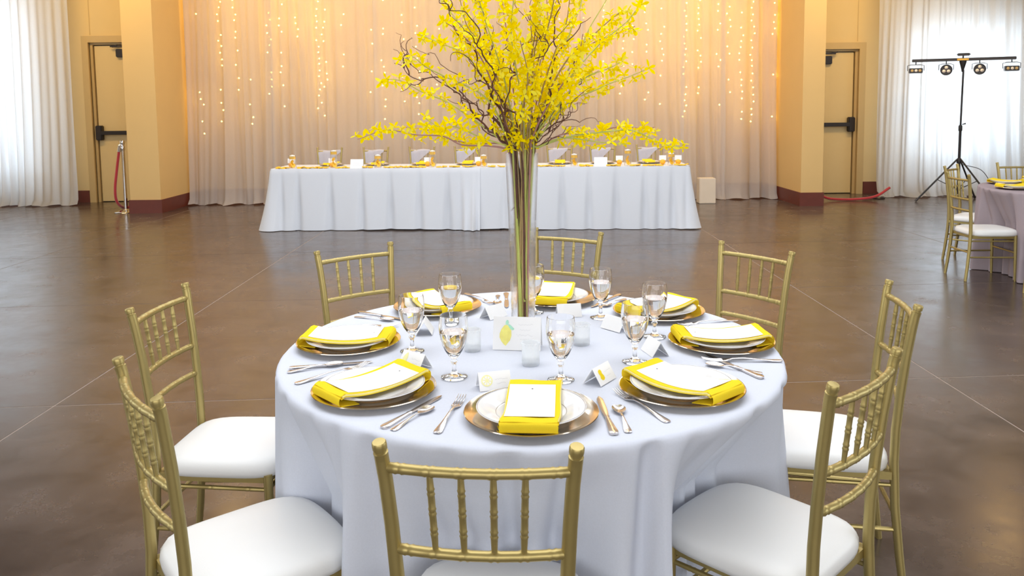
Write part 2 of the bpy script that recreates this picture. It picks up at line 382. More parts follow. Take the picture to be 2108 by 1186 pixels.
def door(name, x0, x1, zt, latch):
    """latch = +1 latch side at x1, -1 at x0"""
    r = struct(empty(name, ((x0 + x1) / 2, YW, 0))); hw = (x1 - x0) / 2
    fm = MB()
    for s in (-1, 1): fm.box(s * hw - (.11 if s < 0 else 0), s * hw + (.11 if s > 0 else 0), -.045, .16, 0, zt + .11) if s else None
    fm.box(-hw, hw, -.045, .16, zt, zt + .11)
    for s in (-1, 1):
        a = s * hw; fm.box(min(a, a - s * .045), max(a, a - s * .045), .02, .16, 0, zt)
    fm.box(-hw + .045, hw - .045, .02, .16, zt - .035, zt)
    f = fm.build('door_frame', M['frame'], r, smooth=False)
    lf = bevelbox('door_leaf', -hw + .062, hw - .062, .045, .09, .012, zt - .05, .004, M['door'], r)
    MB().box(-hw + .045, hw - .045, .092, .12, 0, zt - .035).build('shadow_gap', M['dark'], r, smooth=False)
    # panic bar: latch box, rail, end cap
    zb = 1.19; s = latch
    bb = MB(); xa = s * (hw - .10)
    bevelbox('latch_box', xa - .055, xa + .055, -.05, .045, zb - .125, zb + .125, .012, M['dark'], r)
    bevelbox('push_bar', min(-s * (hw - .09), xa), max(-s * (hw - .09), xa), -.055, -.005, zb - .033, zb + .033, .008, M['dark'], r)
    bevelbox('bar_end_cap', -s * (hw - .09) - .03, -s * (hw - .09) + .03, -.05, .045, zb - .04, zb + .04, .008, M['dark'], r)
    bevelbox('door_closer', -s * (hw - .12) - .0 if s < 0 else -(hw - .12), (hw - .12) if s < 0 else -(hw - .12) + .36, -.03, .045, zt - .22, zt - .10, .01, M['frame'], r) if False else None
    xc = -s * (hw - .36)
    bevelbox('door_closer', xc - .17, xc + .17, -.025, .045, zt - .25, zt - .11, .012, M['dark'], r)
    arm = MB(); arm.obox((xc - s * .0, -.03, zt - .075), (.22, 0, 0), (0, .012, 0), (0, 0, .012)); arm.obox((xc + s * .19, -.03, zt - .06), (.06, 0, .012), (0, .01, 0), (0, 0, .01))
    arm.build('closer_arm', M['dark'], r, smooth=False)
    return r
door('door_1', LX0, LX1, dzl, -1); door('door_2', RX0, RX1, dzr, 1)

def window(name, wdef):
    x0, x1, z0, z1 = wdef; r = struct(empty(name, ((x0 + x1) / 2, YW + .1, z0))); hw = (x1 - x0) / 2; h = z1 - z0
    mb = MB(); t = .06
    mb.box(-hw, -hw + t, -.05, .05, 0, h); mb.box(hw - t, hw, -.05, .05, 0, h); mb.box(-hw + t, hw - t, -.05, .05, 0, t); mb.box(-hw + t, hw - t, -.05, .05, h - t, h)
    mb.box(-.02, .02, -.03, .03, t, h - t)
    mb.build('window_frame', M['paper'], r, smooth=False)
    for s in (-1, 1):
        MB().box(min(s * .02, s * (hw - t)), max(s * .02, s * (hw - t)), -.004, .004, t, h - t).build('pane', M['pane'], r, smooth=False)
window('window_1', WINL); window('window_2', WINR)

# ================================================================== CURTAINS
def curtain(label, x0, x1, Y, mat_, seed, group, ztop=4.35, flare=0.05, pud=0.10, dens=10.5):
    rnd = random.Random(seed); W = x1 - x0
    ph = [rnd.uniform(0, 6.28) for _ in range(8)]; fr = [dens * rnd.uniform(.35, 1.5) for _ in range(6)]
    am = [rnd.uniform(.3, 1) for _ in range(6)]
    lean = [rnd.uniform(-.12, .12) for _ in range(4)]
    sh = [rnd.uniform(.5, 1.2) for _ in range(5)]
    nu = max(24, int(W / .022)); nv = 34
    def fn(u, v):
        z = ztop * (1 - v); t = v                       # t = 0 top .. 1 hem
        x = x0 + W * u; g = 0
        xx = x + (lean[0] * math.sin(2.1 * x + ph[6]) + lean[1] * math.sin(4.7 * x + ph[7])) * t * t * .8
        for k in range(6): g += am[k] * math.sin(fr[k] * 2 * PI * xx * .42 * (1 + .15 * k) + ph[k])
        g /= 2.6
        amp = .034 + .034 * t
        y = Y + amp * g
        yy_ = y - flare * t ** 3
        if v > .965: yy_ -= pud * (v - .965) / .035 * (.5 + .35 * math.sin(9 * x + ph[2]) + .2 * math.sin(23 * x + ph[1])); z = max(z, .0) * .6 + .004 + .012 * (1 + math.sin(17 * x + ph[3]))
        return (x + .012 * math.sin(40 * x + 6 * t + ph[4]) * t, yy_, max(z, .004))
    o = MB().grid(fn, nu, nv).build('sheer_curtain', mat_, angle=180)
    tag(o, label, 'curtain', group)
    return o
def xa_(u, Y=13.0): return wy(u, 300, Y).x
seams = [394, 562, 777, 985, 1200, 1405, 1487, 1600]
cl = ['sheer backdrop curtain panel against the left pilaster', 'sheer backdrop curtain panel second from the left pilaster', 'sheer backdrop curtain panel just left of the flower branches',
      'sheer backdrop curtain panel directly behind the tall glass vase', 'sheer backdrop curtain panel right of the flower branches', 'narrow sheer backdrop curtain panel behind the right end of the head table',
      'sheer backdrop curtain panel against the right pilaster']
for i in range(7):
    xa, xb = xa_(seams[i]) - .03, xa_(seams[i + 1]) + .03
    if i == 0: xa = PL['x1'] + .06
    if i == 6: xb = PR['x0'] - .05
    curtain(cl[i], xa, xb, 13.02 + .035 * (i % 2), M['sheer'], 11 + i, 'sheer backdrop panels')
curtain('white sheer curtain lit by daylight at the far left, beside the left door', -10.2, -7.22, 13.15, M['sheer_day'], 31, 'sheer window curtains', pud=.12, flare=.06)
curtain('white sheer curtain glowing over the bright right window, behind the light stand', 6.0, 9.9, 13.12, M['sheer_day'], 38, 'sheer window curtains', flare=.12, pud=.2)

# strings of fairy lights hanging behind the backdrop
strs = [(420, 275, .25), (462, 250, .8), (495, 212, .5), (522, 255, .35), (562, 222, .75), (587, 262, .5), (620, 75, .5), (661, 238, .95), (674, 238, .55), (712, 150, .2), (770, 220, .35), (794, 245, .7), (832, 222, .55), (864, 235, .6),
        (905, 200, .4), (1150, 190, .4), (1205, 180, .4), (1243, 215, .55), (1280, 205, .5), (1303, 215, .35), (1330, 205, .45), (1362, 240, .5), (1408, 240, .9), (1438, 235, .85), (1477, 230, .6), (1497, 190, .45), (1523, 245, .6), (1546, 250, 1.0), (1587, 240, .35)]
ux = []
for (u, vb, dens) in strs:
    X = xa_(u, 13.2); zb = wy(u, vb, 13.2).z; rnd = random.Random(u)
    e = thing('fairy_light_string', 'hanging string of warm fairy lights behind the backdrop, %s from the left' % ordn(strs.index((u, vb, dens))), 'string lights', (X, 13.2, 0), 0, 'fairy light strings behind the backdrop')
    pts = [(.006 * math.sin(k * 2.1 + u), 0, z) for k, z in enumerate([4.3 - (4.3 - zb) * i / 24 for i in range(25)])]
    MB().tube(pts, .0012, 4).build('wire', M['petal2'] if 0 else M['throat'], e)
    b = MB(); z = zb
    while z < 4.25:
        if rnd.random() < dens * .9 + .05:
            b.lathe([(.0005, -.013), (.011, -.006), (.013, .002), (.007, .011), (.0005, .014)], 6, (rnd.uniform(-.035, .035), rnd.uniform(-.012, .012), z), cap=False)
        z += .105 + rnd.uniform(-.02, .02)
    o = b.build('bulb', M['bulb'], e); o['kind'] = 'stuff'

# warm ceiling lamps whose glow shows on the polished floor
lamp0 = None
k = 0
for Y in (10.3,):
    for X in (-9.0, -3.8, 1.4, 6.6):
        lab = 'round warm ceiling lamp above the %s of the hall' % {-9.0: 'far left corner', -3.8: 'left side of the head table', 1.4: 'right half of the head table', 6.6: 'light stand'}[X]
        t = thing('ceiling_lamp', lab, 'lamp', (X, Y, 4.35), 0, 'round ceiling lamps')
        MB().lathe([(.02, .64), (.02, .10), (.06, .10), (.24, 0), (.25, -.01), (.235, 0), (.05, .085)], 24).build('lamp_shade', M['dark'], t)
        MB().lathe([(.001, -.04), (.12, -.03), (.21, -.008), (.225, .012)], 20).build('bulb', M['lampglow'], t)

# ================================================================== CHAIRS
POST = [(.170, -.240, 0), (.165, -.225, .12), (.158, -.209, .28), (.155, -.203, .42), (.155, -.205, .52), (.159, -.213, .63), (.165, -.225, .75), (.171, -.237, .84), (.1755, -.243, .882)]
def post_at(z):
    for a, b in zip(POST, POST[1:]):
        if a[2] <= z <= b[2]:
            t = (z - a[2]) / (b[2] - a[2]); return (a[0] + (b[0] - a[0]) * t, a[1] + (b[1] - a[1]) * t)
    return POST[-1][:2]
def bamboo(p0, p1, bow, r, n=8, rings=5, seg=None, sag=None):
    """turned rail between p0 and p1, bowed by vector bow, with double rings"""
    p0, p1, bow = Vector(p0), Vector(p1), Vector(bow); L = (p1 - p0).length
    ts = [0]; rs = [r * .92]
    for k in range(rings):
        c = (k + .5) / rings if seg is None else seg[k]
        for d, m_ in ((-.011, 1.0), (-.006, 1.12), (-.002, .97), (.002, .97), (.006, 1.12), (.011, 1.0)):
            ts.append(c + d / L); rs.append(r * m_)
    ts.append(1); rs.append(r * .92)
    return [p0.lerp(p1, t) + bow * (4 * t * (1 - t)) for t in ts], rs
def chair_meshes():
    D = {}
    for s in (-1, 1):
        pts = [(s * x, y, z) for x, y, z in POST]; rad = [.0115, .013, .0138, .0142, .0142, .014, .0138, .0136, .0134]
        ex, ey = POST[-1][0], POST[-1][1]; dx, dy, dz = .003, -.0085, .036
        def q(t): return (s * (ex + dx * t), ey + dy * t, .882 + dz * t)
        pts += [q(.05), q(.28), q(.40), q(.44), q(.52), q(.56), q(.60), q(.75), q(.93), q(.985), q(1)]
        rad += [.0134, .0136, .0140, .0112, .0112, .0112, .0138, .0139, .0137, .0122, .002]
        D['rear%d' % s] = MB().tube(pts, rad, 12).mesh('rear_post', M['gold'])
        D['front%d' % s] = MB().tube([(s * .178, .172, 0), (s * .177, .168, .15), (s * .176, .165, .30), (s * .175, .163, .395)], [.0105, .0125, .0138, .0142], 10).mesh('front_leg', M['gold'])
        # side stretchers (two) of one side
        mb = MB(); a = post_at(.205)
        p, r = bamboo((s * a[0], a[1], .205), (s * .1765, .1665, .205), (0, 0, 0), .0075, rings=3); D['side%d' % s] = mb.tube(p, r, 8).mesh('side_stretcher', M['gold'])
        a = post_at(.345); p, r = bamboo((s * a[0], a[1], .345), (s * .1755, .164, .345), (0, 0, 0), .0068, rings=3); D['uside%d' % s] = MB().tube(p, r, 8).mesh('side_stretcher', M['gold'])
    for nm, z, bow in (('top_rail', .866, -.020), ('middle_rail', .700, -.020), ('lower_rail', .603, -.020)):
        a = post_at(z); p, r = bamboo((-a[0], a[1], z), (a[0], a[1], z), (0, bow, 0), .0098, rings=6, seg=[.09, .25, .415, .585, .75, .91])
        D[nm] = MB().tube(p, r, 10).mesh(nm, M['gold'])
    for k, t in enumerate((.25, .415, .585, .75)):
        a, b = post_at(.866), post_at(.700)
        def pp(c, z): return ((2 * t - 1) * c[0], c[1] - .020 * 4 * t * (1 - t), z)
        P0, P1 = Vector(pp(b, .700)), Vector(pp(a, .866)); ts = [0, .06, .2]; rs = [.0055, .0055, .0066]
        for c in (.27, .52, .76):
            for d, m_ in ((-.05, .0067), (-.03, .0079), (-.008, .0065), (.008, .0065), (.03, .0079), (.05, .0067)): ts.append(c + d); rs.append(m_)
        ts += [.9, 1]; rs += [.0062, .0056]
        D['spindle%d' % k] = MB().tube([P0.lerp(P1, t_) for t_ in ts], rs, 8).mesh('spindle', M['gold'])
    # seat frame: a flat ring of rounded rails under the cushion
    mb = MB(); loop = [(-.160, -.184), (.160, -.184), (.166, .160), (-.166, .160)]
    for a, b in zip(loop, loop[1:] + loop[:1]):
        A, B = Vector((*a, .379)), Vector((*b, .379)); d = (B - A); L = d.length; d.normalize(); nrm = Vector((-d.y, d.x, 0))
        mb.obox((A + B) / 2, d * (L / 2 + .010), nrm * .011, (0, 0, .012))
    D['seat_frame'] = mb.mesh('seat_frame', M['gold'])
    mb = MB(); p, r = bamboo((-.1765, .1665, .245), (.1765, .1665, .245), (0, 0, 0), .0075, rings=3); D['front_stretcher'] = mb.tube(p, r, 8).mesh('front_stretcher', M['gold'])
    p, r = bamboo((-.1755, .164, .345), (.1755, .164, .345), (0, 0, 0), .0068, rings=3); D['ufront_stretcher'] = MB().tube(p, r, 8).mesh('front_stretcher', M['gold'])
    a = post_at(.245); p, r = bamboo((-a[0], a[1], .245), (a[0], a[1], .245), (0, 0, 0), .0075, rings=3); D['rear_stretcher'] = MB().tube(p, r, 8).mesh('rear_stretcher', M['gold'])
    # cushion: rounded trapezoid pillow
    mb = MB(); N = 56; rings = []
    def outline(k, sc):
        a = 2 * PI * k / N; c, s_ = math.cos(a), math.sin(a); n = 4.6
        rr = (abs(c) ** n + abs(s_) ** n) ** (-1 / n); x, y = rr * c, rr * s_
        wx = .196 + .005 * y; wyy = .203
        yy2 = .004 + y * wyy
        if y > 0: yy2 += .014 * (1 - x * x) * y
        x *= wx
        # notch for the rear posts
        
        return x * sc, .012 + (yy2 - .012) * sc
    for sc, z in ((.93, .387), (.99, .390), (1.0, .403), (.992, .419), (.95, .433), (.84, .442), (.62, .447), (.3, .450), (.02, .451)):
        rings.append([(*outline(k, sc), z) for k in range(N)])
    vs = [p for r in rings for p in r]; fs = [tuple(range(N))[::-1]]
    for i in range(len(rings) - 1):
        for k in range(N): l = (k + 1) % N; fs.append((i * N + k, i * N + l, (i + 1) * N + l, (i + 1) * N + k))
    fs.append(tuple((len(rings) - 1) * N + k for k in range(N)))
    mb.add(vs, fs); D['cushion'] = mb.mesh('seat_cushion', M['vinyl'], angle=80)
    return D
CM = chair_meshes()
def chair0(label, loc, rz, group):
    t = thing('chiavari_chair', label, 'chair', loc, rz, group)
    tag(link('seat_cushion', CM['cushion'], t), 'white padded seat cushion'); link('seat_frame', CM['seat_frame'], t)
    for s in (-1, 1):
        link('rear_post', CM['rear%d' % s], t); link('front_leg', CM['front%d' % s], t); link('side_stretcher', CM['side%d' % s], t); link('side_stretcher', CM['uside%d' % s], t)
    link('top_rail', CM['top_rail'], t); link('middle_rail', CM['middle_rail'], t); link('lower_rail', CM['lower_rail'], t)
    for k in range(4): link('spindle', CM['spindle%d' % k], t)
    link('front_stretcher', CM['front_stretcher'], t); link('front_stretcher', CM['ufront_stretcher'], t); link('rear_stretcher', CM['rear_stretcher'], t)
    return t
CHAIRS = [((-.068, 1.373), 85.3, 'gold chiavari chair nearest the camera, its back to the viewer'),
          ((-.861, 1.761), 38.1, 'gold chiavari chair with white seat in the bottom left corner of the photo'),
          ((-1.166, 2.572), -4.0, 'gold chiavari chair at the left of the round table, behind the bottom left chair'),
          ((-.698, 3.468), -52.3, 'gold chiavari chair at the far left of the round table, only its back showing'),
          ((.272, 3.880), 240.3, 'gold chiavari chair at the far side of the round table, right behind the vase'),
          ((1.039, 3.362), 217.1, 'gold chiavari chair at the far right of the round table, only its back showing'),
          ((1.245, 2.496), 167.3, 'gold chiavari chair at the right of the round table, behind the bottom right chair'),
          ((.813, 1.782), 133.7, 'gold chiavari chair with white seat in the bottom right of the photo')]
def chair_origin(P, phi): return (P[0] + .25 * math.cos(R(phi)), P[1] + .25 * math.sin(R(phi)), 0)
c0 = None; GRP = 'gold chiavari chairs around the front table'
for P, phi, lab in CHAIRS:
    loc = chair_origin(P, phi); rz = R(phi - 90)
    c0 = chair0(lab, loc, rz, GRP) if c0 is None else c0
    if lab != CHAIRS[0][2]: dup(c0, loc, rz, lab)

# ================================================================== ROUND TABLES
TC = Vector((.0486, 2.460)); TR = .764; TZ = .765
def seat_limit(th, cx, cy, chairs):
    """largest skirt radius in direction th that stays clear of the seats"""
    rm = 9
    for P, phi in chairs:
        o = chair_origin(P, phi); c, s = math.cos(R(phi)), math.sin(R(phi))
        r = .30
        while r < .95:
            X, Y = cx + r * math.cos(th) - o[0], cy + r * math.sin(th) - o[1]
            ly = X * c + Y * s; lx = X * s - Y * c
            if abs(lx) < .215 and ly < .238 and ly > -.2: rm = min(rm, r); break
            r += .01
    return rm
def round_table(cx, cy, z, rad, mat_, chairs, lab_t, lab_c, grp_t, grp_c, seed, nf=24, amp=.034):
    t = thing('round_table', lab_t, 'table', (cx, cy, 0), 0, grp_t)
    MB().lathe([(.001, z - .028), (rad - .016, z - .028), (rad - .012, z - .02), (rad - .012, z - .008), (rad - .016, z - .004), (.001, z - .004)], 64, cap=False).build('tabletop', M['wood'], t)
    for a in (45, 135, 225, 315):
        c, s = math.cos(R(a)) * .22, math.sin(R(a)) * .22
        MB().tube([(c, s, 0.0), (c, s, z - .03)], .014, 8).build('leg', M['black'], t)
    rnd = random.Random(seed); N = 420; NV = 26
    fr = [(rnd.randint(nf + 2, nf + 34), rnd.uniform(0, 6.28), rnd.uniform(.4, 1)) for _ in range(6)]
    lims = [seat_limit(2 * PI * k / 168, cx, cy, chairs) for k in range(168)]
    lims = [9 if q > rad - .09 else q for q in lims]
    sm = [min(lims[(k + d) % 168] for d in (-1, 0, 1)) for k in range(168)]
    sm2 = [sum(min(rad + .05, sm[(k + d) % 168]) for d in range(-2, 3)) / 5 for k in range(168)]
    def lim(th):
        x = (th / (2 * PI)) * 168 % 168; i = int(x); f = x - i; return sm2[i] * (1 - f) + sm2[(i + 1) % 168] * f
    vs = []; fs = []; rows = [(rad * q, z, 0) for q in (.001, .25, .5, .75, .9, .97, .988)] + [(rad + .000, z - .0025, 0), (rad + .006, z - .009, .06), (rad + .009, z - .020, .26)]
    for i in range(1, NV + 1):
        tt = i / NV; rows.append((rad + .009 + .018 * tt, z - .020 - (z - .026) * tt, min(1.15, .30 + .85 * tt ** .6)))
    for ri, (r, zz, k_) in enumerate(rows):
        for k in range(N):
            th = 2 * PI * k / N
            g = sum(a * math.sin(n * th + p + .9 * math.sin(3 * th + p) + 1.1 * k_) for n, p, a in fr) / 2.4
            g2 = g if g < 0 else g * .9 * min(1, k_ * k_)
            rr = r + amp * k_ * g2
            if k_ > .0:
                L = lim(th); zz_b = max(0, min(1, (.745 - zz) / .28)); m_ = min(rr, L - .010 + amp * k_ * g2); rr = rr * (1 - zz_b) + m_ * zz_b if m_ < rr else rr
            dz = .0012 * math.sin(5 * th + 9 * r) * (k_ == 0)
            vs.append((rr * math.cos(th), rr * math.sin(th), zz + dz))
    for i in range(len(rows) - 1):
        for k in range(N): l = (k + 1) % N; fs.append((i * N + k, i * N + l, (i + 1) * N + l, (i + 1) * N + k)[::-1])
    o = MB().add(vs, fs).build('tablecloth', mat_, None, (cx, cy, 0), angle=180)
    tag(o, lab_c, 'tablecloth', grp_c)
    return t, o
round_table(TC.x, TC.y, TZ, TR, M['cloth'], [(c[0], c[1]) for c in CHAIRS], 'round banquet table hidden under the pale lavender cloth, in the foreground', 'pale lavender white floor-length cloth on the round table in the foreground', 'round banquet tables', 'round tablecloths', 5)
# ================================================================== PLACE SETTINGS
def sag(y):
    a = abs(y); return .0205 + .0165 * (a / .13) ** 2.0 if a < .130 else .0370 - .35 * (a - .130) - 12 * (a - .130) ** 2
def m_charger():
    return MB().lathe([(.001, .0), (.10, .0), (.112, .002), (.150, .011), (.163, .0155), (.165, .0175), (.1635, .0190), (.158, .0180), (.148, .0150), (.114, .0062), (.106, .0042), (.001, .0040)], 72, cap=False).mesh('charger', M['charger'])
def m_plate():
    return MB().lathe([(.001, .0065), (.078, .0065), (.082, .005), (.086, .0065), (.100, .0145), (.132, .0265), (.1345, .0285), (.1335, .0300), (.128, .0290), (.100, .0205), (.088, .0150), (.080, .0132), (.001, .0130)], 64, cap=False).mesh('plate', M['china'])
def m_bands():
    mb = MB()
    for r, z in ((.0865, .01475), (.1315, .03005)): mb.lathe([(r - .0006, z), (r, z + .0005), (r + .0006, z + .0003), (r, z - .0006)], 64, closed=True)
    return mb.mesh('silver_band', M['silverline'])
def m_napkin(v):
    rnd = random.Random(v); mb = MB(); sk = rnd.uniform(-.004, .004); HWN = .0655; Y0, Y1 = -.1405, .1375
    def wob(t): return sk * t * 3 + .0025 * math.sin(6 * t + v)
    def top(u, t):
        x = (u - .5) * 2 * HWN; y = Y0 + (Y1 - Y0) * t
        return (x + wob(t), y, sag(y) + .0100 + .0012 * math.sin(7 * u + v))
    def mid(u, t):
        x = (u - .5) * 2 * (HWN + .003); y = Y0 + (Y1 - Y0) * t
        return (x + wob(t), y, sag(y) + .0050)
    mb.slab(top, 10, 26, .0020); mb.slab(mid, 10, 26, .0020)
    for e, y0, y1 in ((-1, Y0, -.090), (1, Y1, .086)):    # the ends wrap under the rim of the plate
        zt = sag(y0) + .0085; zb = .0165
        mb.slab(lambda u, t: ((u - .5) * 2 * (HWN + .006 * t) + wob(0 if e < 0 else 1) + .004 * t * e, y0 + (y1 - y0) * t, zb + .0022 - .006 * t), 8, 6, .0018)
        def roll(u, t):
            a = PI * (t - .5); return ((u - .5) * 2 * (HWN + .001) + wob(0 if e < 0 else 1), y0 + e * .0065 * math.cos(a), (zt + zb) / 2 + (zt - zb) / 2 * math.sin(a))
        mb.grid(roll, 8, 8)
    for s in (-1, 1):                                     # folded side hems
        def hem(u, t):
            a = 2 * PI * u; y = Y0 + .003 + (Y1 - Y0 - .006) * t
            return (s * (HWN + .001) + .0022 * math.cos(a) + wob(t), y, sag(y) + .0068 + .0032 * math.sin(a))
        mb.grid(hem, 8, 26, 1)
    return mb.mesh('napkin', [M['napkin'], M['napkin_highlight']], angle=60)
def m_menu():
    def f(u, t): y = -.114 + .218 * t; return ((u - .5) * .117, y, sag(y) + .0125)
    return MB().slab(f, 6, 22, .0008).mesh('menu_card', M['paper'], angle=50)
def squiggle(mb, x0, x1, y, h, zf, seed, wd=.0006):
    rnd = random.Random(seed); x = x0; pts = []
    while x < x1:
        if rnd.random() < .16: 
            if len(pts) > 3: ribbon(mb, pts, wd, zf)
            pts = []; x += h * .9; continue
        pts.append((x, y + rnd.uniform(-.5, .5) * h)); x += h * rnd.uniform(.25, .55)
    if len(pts) > 1: ribbon(mb, pts, wd, zf)
def ribbon(mb, pts, wd, zf):
    vs = []; fs = []
    for x, y in pts: vs += [(x, y - wd, zf(x, y - wd)), (x, y + wd, zf(x, y + wd))]
    for i in range(len(pts) - 1): fs.append((2 * i, 2 * i + 2, 2 * i + 3, 2 * i + 1))
    mb.add(vs, fs)
def m_menutext(v):
    mb = MB(); zf = lambda x, y: sag(y) + .0129
    squiggle(mb, -.024, .024, .012, .0055, zf, v)
    y = -.006; k = 0
    while y > -.098:
        w_ = (.032, .040, .028, .038)[k % 4]; squiggle(mb, -w_, w_, y, .0022, zf, v * 31 + k, .00035); y -= .0098 if k % 3 else .012; k += 1
    return mb.mesh('printed_text', M['ink'], smooth=False)
def m_menudot():
    zf = lambda x, y: sag(y) + .0130
    a = [(.0025 * math.cos(t * PI / 4), .082 + .0025 * math.sin(t * PI / 4)) for t in range(8)]
    return MB().add([(x, y, zf(x, y)) for x, y in a], [tuple(range(8))]).mesh('printed_mark', M['inkdark'], smooth=False)
ME = dict(charger=m_charger(), plate=m_plate(), band=m_bands(), menu=m_menu(), dot=m_menudot())
NAP = [m_napkin(k) for k in range(3)]; TXT = [m_menutext(k + 3) for k in range(3)]
def setting(cx, cy, z, alpha, where, grp, k, full=True, sc=1.0):
    rz = R(alpha + 90)
    a = link('charger_plate', ME['charger'], None, (cx, cy, z + .001), rz); tag(a, 'round gold charger at the ' + where, 'charger', 'gold charger plates ' + grp)
    p = thing('dinner_plate', 'white dinner plate with silver bands, ' + where, 'plate', (cx, cy, z + .001), rz, 'white dinner plates ' + grp)
    link('plate', ME['plate'], p).name = 'plate_body'
    link('silver_band', ME['band'], p)
    n = link('napkin', NAP[k % 3], None, (cx, cy, z + .001), rz + R((k * 37 % 7) - 3)); tag(n, 'yellow napkin folded over the plate, ' + where, 'napkin', 'yellow napkins ' + grp)
    if full:
        m = thing('menu_card', 'white printed menu card on the napkin, ' + where, 'menu', (cx, cy, z + .001), rz + R((k * 37 % 7) - 3), 'menu cards ' + grp)
        link('card', ME['menu'], m); link('printed_text', TXT[k % 3], m); link('printed_mark', ME['dot'], m)
SET = [(-90.8, .583, 'near side of the round table'), (-136.0, .585, 'near left of the round table'), (177.0, .578, 'left side of the round table'), (125.0, .582, 'far left of the round table'),
       (79.5, .600, 'far side of the round table'), (38.0, .608, 'far right of the round table'), (-.5, .606, 'right side of the round table'), (-47.0, .575, 'near right of the round table')]
for k, (al, rc, wh) in enumerate(SET):
    setting(TC.x + rc * math.cos(R(al)), TC.y + rc * math.sin(R(al)), TZ, al, wh, 'on the round table', k)

# ---------------------------------------------------------------- cutlery (pointing +y from the handle end)
def strip(mb, prof, th, nx=4, zc=None):
    """prof: list of (y, halfwidth, z)"""
    n = len(prof)
    def f(u, v):
        i = min(n - 1, int(round(v * (n - 1)))); y, h, z = prof[i]; x = (u * 2 - 1)
        return (x * h, y, z + th + (zc[i] * (x * x) if zc else -.0012 * x * x))
    mb.slab(f, nx, n - 1, th)
HAND = [(0, .004, .001), (.003, .0088, .001), (.012, .0105, .001), (.03, .0092, .0015), (.06, .0058, .004), (.09, .0036, .007), (.115, .0030, .0085)]
def m_fork():
    mb = MB(); strip(mb, HAND + [(.145, .0034, .0075), (.156, .008, .005), (.166, .0120, .003), (.176, .0125, .0022)], .0018)
    for k in range(4):
        x = (k - 1.5) * .0068
        p = [(x, .174, .003), (x, .190, .0022), (x, .208, .003), (x, .224, .0065), (x * .97, .234, .0095)]
        mb.tube(p, [.0019, .0017, .0016, .0014, .0007], 6)
    return mb.mesh('fork', M['steel'])
def m_knife():
    mb = MB(); strip(mb, [(0, .005, .0), (.004, .0095, .0), (.014, .0112, .0), (.04, .0090, .0), (.075, .0064, .0), (.098, .0050, .0), (.104, .0068, .0), (.110, .0052, .0)], .0052)
    b = MB(); b.slab(lambda u, v: ((u - .5) * .0170 * (1 - .28 * (abs(v - .55) * 2) ** 3 if v < .9 else .74 - 5.5 * (v - .9)) + .002 * v, .108 + .132 * v, .0035 - .0012 * abs(u - .5)), 3, 14, .0013)
    mb.add(b.v, b.f)
    return mb.mesh('knife', M['steel'])
def m_spoon():
    S = .80; H_ = [(y * S, h * .9, z) for y, h, z in HAND]
    prof = H_ + [(.106, .0036, .006)]; zc = [-.001] * len(prof)
    for k in range(12):
        t = (k + .6) / 12.2; y = .108 + .056 * t; h = .0170 * math.sqrt(max(0, 1 - (2 * t - 1) ** 2)) * (1.0 + .06 * (t - .5)); prof.append((y, max(h, .002), .0045 - .0042 * math.sin(PI * t))); zc.append(.0055 * math.sin(PI * t))
    mb = MB(); strip(mb, prof, .0012, 8, zc)
    return mb.mesh('spoon', M['steel'])
CUT = dict(fork=(m_fork(), .234), knife=(m_knife(), .240), spoon=(m_spoon(), .164))
def cutlery(kind, tip, end, where):
    """tip, end: measured ends on the cloth"""
    me, L = CUT[kind]; t, e = Vector(tip), Vector(end); d = (t - e).normalized(); m_ = (t + e) / 2 - d * L / 2
    o = link(kind, me, None, (m_.x, m_.y, TZ + .002), math.atan2(d.y, d.x) - PI / 2)
    tag(o, 'polished %s %s' % (kind, where), kind, kind + 's on the round table' if kind != 'knife' else 'knives on the round table')
NEAR = SET
cutlery('fork', (-.131, 2.028), (-.185, 1.759), 'left of the near plate')
cutlery('knife', (.216, 1.995), (.228, 1.762), 'right of the near plate')
cutlery('spoon', (.257, 1.930), (.262, 1.774), 'beside the knife right of the near plate')
cutlery('fork', (.263, 2.051), (.370, 1.816), 'on the near side of the near right plate')
cutlery('knife', (-.190, 2.022), (-.314, 1.807), 'between the near left plate and the near fork')
cutlery('spoon', (-.206, 1.941), (-.287, 1.798), 'beside the knife between the near left and near plates')
cutlery('knife', (-.423, 2.308), (-.653, 2.258), 'between the left plate and the near left plate')
cutlery('spoon', (-.511, 2.292), (-.645, 2.228), 'under the knife between the left plate and the near left plate')
cutlery('fork', (-.429, 2.286), (-.604, 2.125), 'left of the near left plate, partly behind its rim')
cutlery('knife', (-.400, 2.790), (-.544, 2.879), 'by the far left plate, toward the left table edge')
cutlery('spoon', (-.446, 2.780), (-.557, 2.825), 'beside the knife near the left table edge')
cutlery('fork', (-.415, 2.700), (-.615, 2.690), 'just behind the left plate')
cutlery('knife', (-.024, 2.942), (-.029, 3.172), 'left of the vase on the far table edge')
cutlery('spoon', (-.062, 2.990), (-.062, 3.140), 'left of the vase beside the far knife')
cutlery('fork', (-.090, 3.010), (-.180, 3.160), 'right of the far left plate')
cutlery('fork', (.590, 2.284), (.751, 2.278), 'on the near side of the right plate')
cutlery('knife', (.580, 2.335), (.680, 2.135), 'behind the near right plate, between it and the right plate')
cutlery('spoon', (.560, 2.250), (.690, 2.170), 'crossing beside the knife behind the near right plate')
cutlery('fork', (.600, 2.680), (.745, 2.716), 'between the right plate and the far right plate')
cutlery('knife', (.300, 2.940), (.420, 3.120), 'between the far plate and the far right plate')
cutlery('spoon', (.335, 2.935), (.440, 3.060), 'beside the knife between the far plates on the right')

